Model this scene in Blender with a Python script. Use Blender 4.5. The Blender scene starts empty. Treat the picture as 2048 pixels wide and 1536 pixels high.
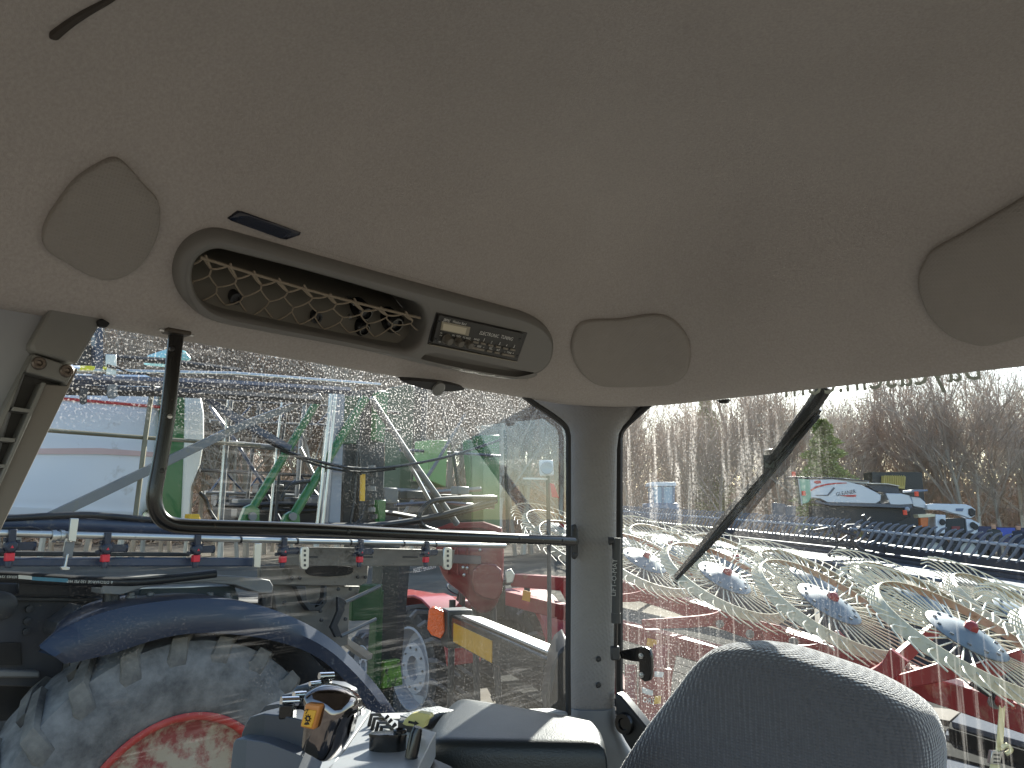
import bpy, bmesh, math, random
from mathutils import Vector as V, Matrix, Quaternion
from mathutils.geometry import tessellate_polygon
random.seed(7)
scene = bpy.context.scene
COL = scene.collection
# ------------------------------------------------------------------ camera, sky, sun, exposure
EYE = 2.6                                   # metres above the yard
F = 1539.0                                  # focal length in pixels of the 2048 px wide photograph
PITCH = math.atan(262 / F)
cam_d = bpy.data.cameras.new('camera'); cam_d.sensor_width = 36; cam_d.lens = 36 * F / 2048
cam_d.clip_start = 0.02; cam_d.clip_end = 900
cam = bpy.data.objects.new('camera', cam_d); COL.objects.link(cam)
cam.location = (0, 0, EYE); cam.rotation_euler = (math.pi / 2 + PITCH, 0, 0)
scene.camera = cam
SUN_EL, SUN_AZ = math.radians(28), math.radians(19)      # azimuth from +Y towards +X
world = bpy.data.worlds.new('World'); scene.world = world; world.use_nodes = True
wn = world.node_tree.nodes; wl = world.node_tree.links
sky = wn.new('ShaderNodeTexSky'); sky.sky_type = 'NISHITA'; sky.sun_disc = False
sky.sun_elevation = SUN_EL; sky.sun_rotation = SUN_AZ; sky.air_density = 1.0; sky.dust_density = 0.6
wn['Background'].inputs['Strength'].default_value = 0.085
wl.new(sky.outputs[0], wn['Background'].inputs['Color'])
sun_d = bpy.data.lights.new('sun', 'SUN'); sun_d.energy = 5.0; sun_d.angle = math.radians(0.5); sun_d.color = (1, 0.95, 0.87)
sun = bpy.data.objects.new('sun', sun_d); COL.objects.link(sun)
sd = V((math.sin(SUN_AZ) * math.cos(SUN_EL), math.cos(SUN_AZ) * math.cos(SUN_EL), math.sin(SUN_EL)))
sun.rotation_euler = (-sd).to_track_quat('-Z', 'Y').to_euler()
sun.location = sd * 60
scene.view_settings.view_transform = 'Standard'; scene.view_settings.look = 'None'
scene.view_settings.exposure = 1.92; scene.view_settings.gamma = 1.0
scene.cycles.use_denoising = True
scene.cycles.max_bounces = 10; scene.cycles.transparent_max_bounces = 24
scene.cycles.diffuse_bounces = 5; scene.cycles.glossy_bounces = 4
scene.cycles.sample_clamp_indirect = 6

# ------------------------------------------------------------------ places: pixel rays meet real planes
CP = V((0, math.cos(PITCH), math.sin(PITCH))); UP = V((0, -math.sin(PITCH), math.cos(PITCH))); RT = V((1, 0, 0))
CAM = V((0, 0, EYE))
def ray(x, y): return (RT * ((x - 1024) / F) + UP * (-(y - 768) / F) + CP)
R = V((0.6744, 0.7384, 0)).normalized()     # towards the tractor's rear
L = V((R.y, -R.x, 0))                       # towards the cab's inside
CPIL = V((0.18, 1.70, EYE))                 # rear right pillar at eye height
Z = V((0, 0, 1))
def cab(a, b, z): return CPIL - R * a + L * b + Z * z
def pb(b): return (CPIL + L * b, L)         # planes parallel to the tractor's side
def pa(a): return (CPIL - R * a, R)         # planes across the tractor
def pz(z): return (V((0, 0, EYE + z)), Z)
def pd(y): return (V((0, y, 0)), V((0, 1, 0)))
def on(x, y, pl):
    d = ray(x, y); t = (pl[0] - CAM).dot(pl[1]) / d.dot(pl[1])
    return CAM + d * t
def pairs(f): return [(f[i], f[i + 1]) for i in range(0, len(f), 2)]
def away(pl, p=None):
    n = pl[1].normalized(); p = p or pl[0]
    return n if n.dot(p - CAM) > 0 else -n
def crom(pts, n, closed=True):
    """Catmull-Rom resampling of a pixel or 3D polyline"""
    m = len(pts); out = []
    P = [V(p) if len(p) == 3 else V((p[0], p[1], 0)) for p in pts]
    two = len(pts[0]) == 2
    segs = m if closed else m - 1
    for i in range(segs):
        if closed: a, b, c, d = P[i - 1], P[i], P[(i + 1) % m], P[(i + 2) % m]
        else: a, b, c, d = P[max(i - 1, 0)], P[i], P[i + 1], P[min(i + 2, m - 1)]
        for k in range(n):
            t = k / n
            q = 0.5 * ((2 * b) + (c - a) * t + (2 * a - 5 * b + 4 * c - d) * t * t + (3 * b - a - 3 * c + d) * t ** 3)
            out.append((q.x, q.y) if two else q)
    if not closed: out.append((P[-1].x, P[-1].y) if two else P[-1])
    return out

# ------------------------------------------------------------------ materials
def S(r, g, b):
    f = lambda c: (c / 12.92 if c <= 0.04045 else ((c + 0.055) / 1.055) ** 2.4)
    return (f(r / 255), f(g / 255), f(b / 255), 1)
MATS = {}
def M(name, col=None, rough=0.5, metal=0.0, var=0.12, scale=8.0, bump=0.0, bscale=200.0, dirt=None, dscale=3.0, dthr=0.55, coat=0.0, spec=0.5, dsoft=0.07, sheen=0.0):
    if name in MATS: return MATS[name]
    m = bpy.data.materials.new(name); m.use_nodes = True; MATS[name] = m
    nt = m.node_tree; N = nt.nodes; K = nt.links; b = N['Principled BSDF']
    b.inputs['Roughness'].default_value = rough; b.inputs['Metallic'].default_value = metal
    b.inputs['Specular IOR Level'].default_value = spec
    if sheen: b.inputs['Sheen Weight'].default_value = sheen; b.inputs['Sheen Roughness'].default_value = 0.4
    if coat: b.inputs['Coat Weight'].default_value = coat; b.inputs['Coat Roughness'].default_value = 0.08
    tc = N.new('ShaderNodeTexCoord')
    nz = N.new('ShaderNodeTexNoise'); nz.inputs['Scale'].default_value = scale; nz.inputs['Detail'].default_value = 5
    K.new(tc.outputs['Object'], nz.inputs['Vector'])
    mix = N.new('ShaderNodeMix'); mix.data_type = 'RGBA'
    mix.inputs[6].default_value = tuple(c * (1 - var) for c in col[:3]) + (1,)
    mix.inputs[7].default_value = tuple(min(1, c * (1 + var)) for c in col[:3]) + (1,)
    K.new(nz.outputs['Fac'], mix.inputs[0]); out = mix.outputs[2]
    if dirt:
        n2 = N.new('ShaderNodeTexNoise'); n2.inputs['Scale'].default_value = dscale; n2.inputs['Detail'].default_value = 9; n2.inputs['Roughness'].default_value = 0.68
        K.new(tc.outputs['Object'], n2.inputs['Vector'])
        rp = N.new('ShaderNodeValToRGB'); rp.color_ramp.elements[0].position = max(0, dthr - dsoft); rp.color_ramp.elements[1].position = dthr + dsoft
        K.new(n2.outputs['Fac'], rp.inputs[0])
        mx = N.new('ShaderNodeMix'); mx.data_type = 'RGBA'; K.new(rp.outputs[0], mx.inputs[0]); K.new(out, mx.inputs[6]); mx.inputs[7].default_value = dirt
        out = mx.outputs[2]
        ro = N.new('ShaderNodeMapRange'); K.new(rp.outputs[0], ro.inputs[0]); ro.inputs[3].default_value = rough; ro.inputs[4].default_value = min(1, rough + 0.35)
        K.new(ro.outputs[0], b.inputs['Roughness'])
    K.new(out, b.inputs['Base Color'])
    if bump:
        n3 = N.new('ShaderNodeTexNoise'); n3.inputs['Scale'].default_value = bscale; n3.inputs['Detail'].default_value = 3
        K.new(tc.outputs['Object'], n3.inputs['Vector'])
        bp = N.new('ShaderNodeBump'); bp.inputs['Strength'].default_value = bump; bp.inputs['Distance'].default_value = 0.01
        K.new(n3.outputs['Fac'], bp.inputs['Height']); K.new(bp.outputs[0], b.inputs['Normal'])
    return m
def emission(name, col, st):
    m = bpy.data.materials.new(name); m.use_nodes = True; b = m.node_tree.nodes['Principled BSDF']
    b.inputs['Base Color'].default_value = col; b.inputs['Emission Color'].default_value = col; b.inputs['Emission Strength'].default_value = st
    return m

# ------------------------------------------------------------------ mesh builder
W = {}
def frame(d):
    d = d.normalized(); a = Z if abs(d.z) < 0.9 else V((1, 0, 0))
    u = d.cross(a).normalized(); return u, d.cross(u).normalized()
class MB:
    def __init__(s): s.v = []; s.f = []
    def add(s, vs, fs):
        o = len(s.v); s.v += [V(p) for p in vs]; s.f += [tuple(i + o for i in f) for f in fs]; return s
    def box(s, c, ax, h):
        """centre, three axes, three half sizes"""
        c = V(c); vs = [c + ax[0] * (h[0] * i) + ax[1] * (h[1] * j) + ax[2] * (h[2] * k) for i in (-1, 1) for j in (-1, 1) for k in (-1, 1)]
        return s.add(vs, [(0, 1, 3, 2), (4, 6, 7, 5), (0, 4, 5, 1), (2, 3, 7, 6), (0, 2, 6, 4), (1, 5, 7, 3)])
    def beam(s, p, q, w, h, upv=Z):
        p, q = V(p), V(q); d = (q - p).normalized(); u = d.cross(upv).normalized(); n = u.cross(d)
        return s.box((p + q) / 2, (d, u, n), ((q - p).length / 2, w / 2, h / 2))
    def prism(s, poly, ext):
        n = len(poly); vs = list(poly) + [p + ext for p in poly]
        fs = [(i, (i + 1) % n, (i + 1) % n + n, i + n) for i in range(n)]
        tri = tessellate_polygon([[V(p) for p in poly]])
        fs += [tuple(t) for t in tri] + [tuple(i + n for i in reversed(t)) for t in tri]
        return s.add(vs, fs)
    def tube(s, pts, r, n=8, cap=True):
        pts = [V(p) for p in pts]; m = len(pts); rr = r if isinstance(r, (list, tuple)) else [r] * m
        vs = []; fs = []; u = None
        for i, p in enumerate(pts):
            d = (pts[min(i + 1, m - 1)] - pts[max(i - 1, 0)])
            if d.length < 1e-9: d = V((0, 0, 1))
            d.normalize()
            if u is None: u = frame(d)[0]
            u = (u - d * u.dot(d)); u = u.normalized() if u.length > 1e-6 else frame(d)[0]
            w = d.cross(u)
            for k in range(n):
                a = 2 * math.pi * k / n; vs.append(p + (u * math.cos(a) + w * math.sin(a)) * rr[i])
        for i in range(m - 1):
            for k in range(n):
                fs.append((i * n + k, i * n + (k + 1) % n, (i + 1) * n + (k + 1) % n, (i + 1) * n + k))
        if cap: fs += [tuple(range(n - 1, -1, -1)), tuple(range((m - 1) * n, m * n))]
        return s.add(vs, fs)
    def lathe(s, c, ax, prof, n=32, close=False):
        c = V(c); ax = V(ax).normalized(); u, w = frame(ax); vs = []; fs = []; m = len(prof)
        for k in range(n):
            a = 2 * math.pi * k / n; e = u * math.cos(a) + w * math.sin(a)
            for (h, r) in prof: vs.append(c + ax * h + e * r)
        for k in range(n):
            k2 = (k + 1) % n
            for i in range(m - 1 if not close else m):
                j = (i + 1) % m; fs.append((k * m + i, k * m + j, k2 * m + j, k2 * m + i))
        return s.add(vs, fs)
    def loft(s, rings, cap0=True, cap1=True, closed=True):
        n = len(rings[0]); vs = [p for r in rings for p in r]; fs = []
        for i in range(len(rings) - 1):
            for k in range(n if closed else n - 1):
                k2 = (k + 1) % n; fs.append((i * n + k, i * n + k2, (i + 1) * n + k2, (i + 1) * n + k))
        if cap0: fs += [tuple(t) for t in tessellate_polygon([[V(p) for p in rings[0]]])]
        if cap1: fs += [tuple(i + (len(rings) - 1) * n for i in t) for t in tessellate_polygon([[V(p) for p in rings[-1]]])]
        return s.add(vs, fs)
    def ball(s, c, r, n=10, m=6):
        c = V(c); rr = r if isinstance(r, (tuple, list)) else (r, r, r)
        rings = []
        for i in range(m + 1):
            t = math.pi * i / m; q = max(math.sin(t), 0.02)
            rings.append([c + V((rr[0] * q * math.cos(2 * math.pi * k / n), rr[1] * q * math.sin(2 * math.pi * k / n), rr[2] * math.cos(t))) for k in range(n)])
        return s.loft(rings)
    def build(s, name, mat, parent=None, bevel=0.0, smooth=False, seg=2, angle=35, local=False):
        me = bpy.data.meshes.new(name)
        if local: o0 = V((0, 0, 0))
        else:
            lo = V([min(p[i] for p in s.v) for i in range(3)]); hi = V([max(p[i] for p in s.v) for i in range(3)])
            o0 = V(((lo.x + hi.x) / 2, (lo.y + hi.y) / 2, lo.z))
        me.from_pydata([tuple(p - o0) for p in s.v], [], s.f); me.validate()
        bm = bmesh.new(); bm.from_mesh(me); bmesh.ops.recalc_face_normals(bm, faces=bm.faces); bm.to_mesh(me); bm.free()
        ob = bpy.data.objects.new(name, me); COL.objects.link(ob)
        if mat: me.materials.append(mat)
        if parent is not None:
            ob.parent = parent; ob.location = o0 - W.get(parent, V((0, 0, 0))) if not local else (0, 0, 0)
        else: ob.location = o0
        W[ob] = o0
        if bevel:
            bv = ob.modifiers.new('bevel', 'BEVEL'); bv.width = bevel; bv.segments = seg; bv.limit_method = 'ANGLE'; bv.angle_limit = math.radians(40)
        if smooth or bevel:
            me.polygons.foreach_set('use_smooth', [True] * len(me.polygons))
            try: me.set_sharp_from_angle(angle=math.radians(angle))
            except Exception: pass
        return ob
def thing(name, loc, label, cat, group=None):
    o = bpy.data.objects.new(name, None); COL.objects.link(o); o.location = loc; o.empty_display_size = 0.1; W[o] = V(loc)
    return tag(o, label, cat, group)
def tag(o, label=None, cat=None, group=None, kind=None):
    if label: o['label'] = label
    if cat: o['category'] = cat
    if group: o['group'] = group
    if kind: o['kind'] = kind
    return o
# traced helpers: an outline from the photograph stands at its own distance with its own thickness
def tp(name, f, pl, th, mat, parent, bevel=0.0, smooth=0, lift=0.0):
    pts = pairs(f)
    if smooth: pts = crom(pts, smooth)
    aw = away(pl); P = [on(x, y, pl) - aw * lift for x, y in pts]
    return MB().prism(P, aw * th).build(name, mat, parent, bevel)
def tt(name, f, pl, r, mat, parent, n=8, smooth=0, off=0.0):
    pts = pairs(f)
    if smooth: pts = crom(pts, smooth, closed=False)
    aw = away(pl); P = [on(x, y, pl) - aw * off for x, y in pts]
    return MB().tube(P, r, n).build(name, mat, parent, smooth=True, angle=60)
def lettering(name, s, a, b, pl, mat, parent, hscale=1.0, lift=0.002, mirror=False, depth=0.0006):
    cu = bpy.data.curves.new(name, 'FONT'); cu.body = s; cu.extrude = 0; cu.resolution_u = 2
    to = bpy.data.objects.new('tmp', cu); COL.objects.link(to)
    dg = bpy.context.evaluated_depsgraph_get(); me = bpy.data.meshes.new_from_object(to.evaluated_get(dg))
    bpy.data.objects.remove(to); bpy.data.curves.remove(cu)
    A = on(a[0], a[1], pl); B = on(b[0], b[1], pl); aw = away(pl)
    xs = [v.co.x for v in me.vertices]; w = max(xs) - min(xs); x0 = min(xs)
    ex = (B - A); sc = ex.length / w; ex.normalize()
    ey = ex.cross(aw); ey = ey if (ey.dot(UP) > 0) else -ey
    if mirror == 'flip': ey = -ey
    mb = MB(); vs = [A - aw * lift + ex * ((v.co.x - x0) * sc) + ey * (v.co.y * sc * hscale) for v in me.vertices]
    mb.add(vs, [tuple(p.vertices) for p in me.polygons])
    ob = mb.build(name, mat, parent); bpy.data.meshes.remove(me); return ob
# ================================================================== materials used often
headm = M('headliner_fabric', S(169, 162, 155), 0.95, var=0.22, scale=280, bump=0.25, bscale=700, spec=0.15)
def soft_patches(m):      # worn, slightly stained cloth
    nt = m.node_tree; N = nt.nodes; K = nt.links; b = N['Principled BSDF']; src = b.inputs['Base Color'].links[0].from_socket
    tc = N.new('ShaderNodeTexCoord'); n = N.new('ShaderNodeTexNoise'); n.inputs['Scale'].default_value = 2.2; n.inputs['Detail'].default_value = 6
    K.new(tc.outputs['Object'], n.inputs['Vector']); mr = N.new('ShaderNodeMapRange'); K.new(n.outputs['Fac'], mr.inputs[0])
    mr.inputs[1].default_value = 0.3; mr.inputs[2].default_value = 0.7; mr.inputs[3].default_value = 0.9; mr.inputs[4].default_value = 1.05
    mx = N.new('ShaderNodeMix'); mx.data_type = 'RGBA'; mx.blend_type = 'MULTIPLY'; mx.inputs[0].default_value = 1
    K.new(src, mx.inputs[6]); K.new(mr.outputs[0], mx.inputs[7]); K.new(mx.outputs[2], b.inputs['Base Color'])
soft_patches(headm)
def perforated(name, col, scale, strength=0.4, rough=0.6):
    if name in MATS: return MATS[name]
    m = M(name, col, rough, var=0.06, scale=30); nt = m.node_tree; N = nt.nodes; K = nt.links; b = N['Principled BSDF']
    tc = N.new('ShaderNodeTexCoord'); vo = N.new('ShaderNodeTexVoronoi'); vo.inputs['Scale'].default_value = scale; vo.inputs['Randomness'].default_value = 0.0
    mp = N.new('ShaderNodeMapping'); mp.inputs['Rotation'].default_value = (0.3, 0.5, 0.78); K.new(tc.outputs['Object'], mp.inputs[0]); K.new(mp.outputs[0], vo.inputs['Vector'])
    bp = N.new('ShaderNodeBump'); bp.inputs['Strength'].default_value = strength; bp.inputs['Distance'].default_value = 0.002
    K.new(vo.outputs['Distance'], bp.inputs['Height']); K.new(bp.outputs[0], b.inputs['Normal'])
    return m
spk = perforated('speaker_cloth', S(142, 136, 128), 260, 0.6, 0.8)
pilm = perforated('pillar_cover', S(122, 119, 115), 170, 0.7, 0.6)
trimm = M('grey_trim', S(122, 121, 116), 0.5, var=0.05, scale=20, bump=0.06, bscale=900)
trimd = M('console_plastic', S(112, 109, 103), 0.42, var=0.05, scale=15, bump=0.05, bscale=900)
dark = M('dark_plastic', S(40, 40, 40), 0.45, var=0.15, scale=12, bump=0.04, bscale=600)
black = M('black_gloss', S(18, 18, 19), 0.22, var=0.1, scale=20)
rubber = M('black_rubber', S(24, 24, 25), 0.65, var=0.15, scale=30)
steel = M('bright_steel', S(190, 190, 188), 0.28, metal=0.9, var=0.15, scale=25, dirt=S(120, 112, 100), dscale=30, dthr=0.66)
chrome = M('chrome_trim', S(215, 215, 218), 0.08, metal=1.0, var=0.03)
white_p = M('white_print', S(215, 213, 205), 0.6, var=0.03)

# ================================================================== the cab
CABL = 1.72; CABW = 1.56; A0 = -0.06
root = thing('tractor_cab', cab(0.8, 0.75, -EYE + 1.2), 'grey tractor cab interior with cloth roof lining, pillars and dusty windows', 'tractor cab')
# headliner: rings of a rounded rectangle follow the roof's profile
prof = [(-0.035, 0.055), (-0.03, 0.015), (-0.018, 0.001), (-0.004, 0.0), (0.012, 0.005), (0.026, 0.02), (0.05, 0.053), (0.09, 0.109), (0.13, 0.165), (0.16, 0.207),
        (0.19, 0.244), (0.225, 0.276), (0.27, 0.303), (0.33, 0.325), (0.41, 0.340), (0.50, 0.349), (0.60, 0.355), (0.70, 0.358)]
ZE = 0.235
def rrect(d, rc, k=10):
    a0, a1, b0, b1 = A0 + d, CABL - d, 0.0 + d, CABW - d; out = []
    rc = min(rc, (a1 - a0) / 2 - 0.001, (b1 - b0) / 2 - 0.001)
    cs = [(a0 + rc, b0 + rc, math.pi), (a1 - rc, b0 + rc, 1.5 * math.pi), (a1 - rc, b1 - rc, 0), (a0 + rc, b1 - rc, 0.5 * math.pi)]
    for i, (ca, cb, t0) in enumerate(cs):
        for j in range(k + 1):
            t = t0 + (math.pi / 2) * j / k; out.append((ca + rc * math.cos(t), cb + rc * math.sin(t)))
        na, nb = cs[(i + 1) % 4][0] + rc * math.cos(cs[(i + 1) % 4][2]), cs[(i + 1) % 4][1] + rc * math.sin(cs[(i + 1) % 4][2])
        pa_, pb_ = out[-1]
        for j in range(1, 64): out.append((pa_ + (na - pa_) * j / 64, pb_ + (nb - pb_) * j / 64))
    return out
def sstep(x, a, b):
    t = max(0, min(1, (x - a) / (b - a))); return t * t * (3 - 2 * t)
def roofz(a, b, z):
    # pressed shape of the lining: a shallow step where the front duct panel begins, and a broad swell at the back
    w = sstep(z, 0.10, 0.30)
    return z + w * (-0.06 * sstep(a, 0.90, 1.35)) + 0.010 * w * math.sin(2.6 * a + 1.5 * b)
rings = [[cab(a, b, ZE + roofz(a, b, z)) for a, b in rrect(d, 0.20 + 0.12 * max(0, d))] for d, z in prof]
hb = MB().loft(rings, cap0=False, cap1=True)
head = hb.build('headliner', headm, root, smooth=True, angle=80)
from mathutils.bvhtree import BVHTree
HB = BVHTree.FromPolygons([tuple(v) for v in hb.v], hb.f)
def onhead(x, y):
    h = HB.ray_cast(CAM, ray(x, y).normalized(), 10)
    if h[0] is None: return None, None
    n = h[1]; n = n if n.dot(CAM - h[0]) > 0 else -n
    return h[0], n
# sloping side strip of the headliner that carries the console
SLOPE = (cab(0, 0.05, ZE + 0.053), (L * -0.21 + Z * 0.15).cross(R).cross(R).normalized())
_sd = (L * 0.15 + Z * 0.21).normalized(); SLOPE = (cab(0, 0.05, ZE + 0.053), _sd.cross(R).normalized())

def head_patch(name, f, h, mat, parent, sm=4):
    pts = crom(pairs(f), sm); cx = sum(p[0] for p in pts) / len(pts); cy = sum(p[1] for p in pts) / len(pts)
    rings = []
    for s, hh in ((1.0, -0.004), (1.0, h * 0.35), (0.985, h * 0.8), (0.955, h), (0.7, h), (0.4, h), (0.05, h)):
        rg = []
        for x, y in pts:
            p, n = onhead(cx + (x - cx) * s, cy + (y - cy) * s); rg.append(p + n * hh)
        rings.append(rg)
    return MB().loft(rings, cap0=False).build(name, mat, parent, smooth=True, angle=60)
def head_thing(name, f, h, mat, label, cat, group=None):
    o = head_patch(name, f, h, mat, None); return tag(o, label, cat, group)
head_thing('speaker_cover', [228, 313, 255, 330, 285, 365, 312, 395, 318, 425, 312, 470, 285, 520, 250, 548, 210, 557, 170, 545, 130, 522, 95, 500, 83, 475, 90, 440, 118, 395, 150, 355, 195, 325],
           0.010, spk, 'grey rounded cloth speaker cover above the left pillar', 'speaker', 'roof speaker covers')
head_thing('speaker_cover', [1160, 645, 1185, 638, 1240, 636, 1290, 628, 1320, 628, 1345, 637, 1368, 660, 1381, 690, 1380, 725, 1370, 750, 1345, 766, 1310, 770, 1240, 772, 1195, 768, 1165, 748, 1147, 720, 1141, 690, 1147, 662],
           0.009, spk, 'grey oval cloth speaker cover in the corner above the rear pillar', 'speaker', 'roof speaker covers')
head_thing('speaker_cover', [1850, 520, 1870, 495, 1930, 462, 2010, 415, 2080, 380, 2150, 400, 2185, 470, 2180, 560, 2150, 620, 2100, 655, 2040, 672, 1985, 687, 1950, 687, 1900, 668, 1860, 630, 1840, 585, 1838, 550],
           0.012, spk, 'large dark grey cloth speaker cover cut by the right picture edge', 'speaker', 'roof speaker covers')
# slot with a dark map-light lens and the short strap slit at the front
lens = M('dark_lens', S(20, 24, 38), 0.2, var=0.2, scale=30)
tag(head_patch('courtesy_light', [454, 436, 474, 421, 484, 422, 601, 464, 598, 469, 572, 478, 560, 476, 460, 440], 0.004, lens, None, sm=1),
    'narrow dark slot light set in the roof lining above the storage console', 'light')
slit = [onhead(*p) for p in crom(pairs([100, 76, 112, 66, 140, 44, 175, 22, 212, 2, 235, -12]), 4, closed=False)]
MB().tube([p + n * 0.001 for p, n in slit], [min(0.0008 + 0.0016 * i, 0.0055 - 0.003 * i / len(slit)) for i in range(len(slit))], 8).build('lining_slit', M('slit_dark', S(62, 56, 50), 0.9), root, smooth=True)

# ---- front right pillar (left in the picture)
pbp = pb(0.012)
bp_ = tp('side_pillar', [122, 590, 215, 630, 206, 640, 155, 728, 66, 704, 60, 690, 110, 600], pbp, 0.05, trimm, root, 0.004)
tp('pillar_inner_panel', [-160, 520, 122, 592, 66, 706, 20, 840, -20, 980, -200, 980], pb(-0.006), 0.04, M('pillar_panel', S(150, 152, 154), 0.5, var=0.04, scale=10), root, 0.004)
cov = tp('pillar_cover', [66, 707, 153, 736, 9, 1042, -12, 1085, -130, 1085, 0, 832], pb(-0.012), 0.03, M('pocket_floor', S(66, 65, 62), 0.6), root, 0.003)
tp('cover_top', [66, 707, 153, 736, 133, 772, 130, 764, 60, 746, 50, 744], pbp, 0.022, trimm, cov, 0.002)
tp('cover_edge', [66, 707, 50, 744, 25, 806, -40, 960, -130, 1085, -150, 1085, -20, 870], pbp, 0.022, trimm, cov, 0.002)
tp('cover_strip', [91, 768, 133, 772, 153, 736, 156, 738, 9, 1045, -12, 1090, -60, 1090], pb(0.006), 0.02, M('cover_beige', S(122, 116, 108), 0.55, var=0.04), cov, 0.002)
tp('rib', [84, 764, 93, 766, -40, 1062, -48, 1062], pbp, 0.022, trimm, cov, 0.001)
for f in ([26, 813, 64, 819, 61, 826, 22, 821], [0, 874, 33, 877, 30, 885, -3, 882], [-26, 928, 14, 929, 11, 936, -30, 936], [-50, 978, -4, 979, -8, 985, -54, 985]):
    tp('rib', f, pbp, 0.022, trimm, cov, 0.001)
for x, y in ((77, 727), (133, 742)):
    c = on(x, y, pb(0.012)); MB().lathe(c, L, [(0.0005, 0.0001), (0.001, 0.003), (0.004, 0.0036), (0.004, 0.0065), (0.002, 0.008), (-0.002, 0.008)], 14).build('screw', M('screw_steel', S(110, 100, 92), 0.4, metal=0.8), cov, smooth=True)
tp('seal_corner', [196, 640, 205, 636, 222, 646, 214, 655, 200, 652], pb(0.02), 0.01, rubber, root, 0.002)

# ---- rear right pillar: a rounded column that flares into the roof
rows = [(770, 1025, 1335), (798, 1056, 1308), (808, 1070, 1294), (822, 1090, 1277), (838, 1112, 1260), (852, 1130, 1246), (868, 1136, 1237), (900, 1137, 1233), (1000, 1137, 1232), (1150, 1137, 1231), (1300, 1136, 1230), (1425, 1136, 1228)]
rings = []
for y, x0, x1 in rows:
    pl = pd(1.735); p0, p1 = on(x0, y, pl), on(x1, y, pl); c = (p0 + p1) / 2; hw = (p1 - p0).length / 2; rg = []
    for k in range(28):
        t = 2 * math.pi * k / 28; ex = abs(math.cos(t)) ** 0.65 * (1 if math.cos(t) > 0 else -1); ey = abs(math.sin(t)) ** 0.75 * (1 if math.sin(t) > 0 else -1)
        rg.append(c + V((hw * ex, 0.05 * ey if ey > 0 else 0.035 * ey, 0)))
    rings.append(rg)
cpl = MB().loft(rings).build('rear_pillar', pilm, root, smooth=True, angle=60)
rows = [(1412, 1136, 1229), (1425, 1134, 1230), (1450, 1134, 1234), (1480, 1136, 1250), (1560, 1140, 1300)]
rings = []
for y, x0, x1 in rows:
    pl = pd(1.733); p0, p1 = on(x0, y, pl), on(x1, y, pl); c = (p0 + p1) / 2; hw = (p1 - p0).length / 2
    rings.append([c + V((hw * abs(math.cos(t)) ** 0.6 * (1 if math.cos(t) > 0 else -1), -0.042 * math.sin(t), 0)) for t in [2 * math.pi * k / 28 for k in range(28)]])
MB().loft(rings).build('pillar_foot', M('foot_grey', S(108, 114, 118), 0.5, var=0.05), root, smooth=True, angle=60)
for x, y in ((1197, 1318), (1197, 1370)):
    c = on(x, y, pd(1.699)); MB().lathe(c + V((0, -0.001, 0)), V((0, -1, 0)), [(0.0, 0.0002), (0.0, 0.004), (0.002, 0.0045), (0.0, 0.006)], 12).build('pillar_screw', dark, root, smooth=True)
# sills, floor and the low walls that carry the cab
tp('side_sill', [700, 1440, 1140, 1424, 1140, 1460, 700, 1475], pb(-0.01), 0.05, M('sill_grey', S(128, 130, 130), 0.5), root, 0.004)
MB().box(cab(0.85, 0.0, -0.74), (R, L, Z), (0.85, 0.02, 0.27)).build('lower_wall', trimm, root, 0.004)
MB().box(cab(-0.07, 0.8, -0.82), (R, L, Z), (0.02, 0.74, 0.22)).build('lower_wall', trimm, root, 0.004)
MB().box(cab(0.83, 0.78, -1.06), (R, L, Z), (0.9, 0.78, 0.02)).build('floor_mat', M('floor_grey', S(120, 118, 114), 0.8, var=0.2), root, 0.004)
tp('pillar_side_panel', [1228, 1385, 1240, 1392, 1300, 1465, 1330, 1530, 1290, 1545, 1255, 1490, 1232, 1440], pa(-0.02), 0.03, dark, root, 0.005)
c = on(1250, 1447, pa(-0.018)); MB().lathe(c, -R, [(0.004, 0.0005), (0.004, 0.010), (0.008, 0.012), (0.008, 0.020), (0.0, 0.022)], 20).build('air_nozzle', black, root, smooth=True)

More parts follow.
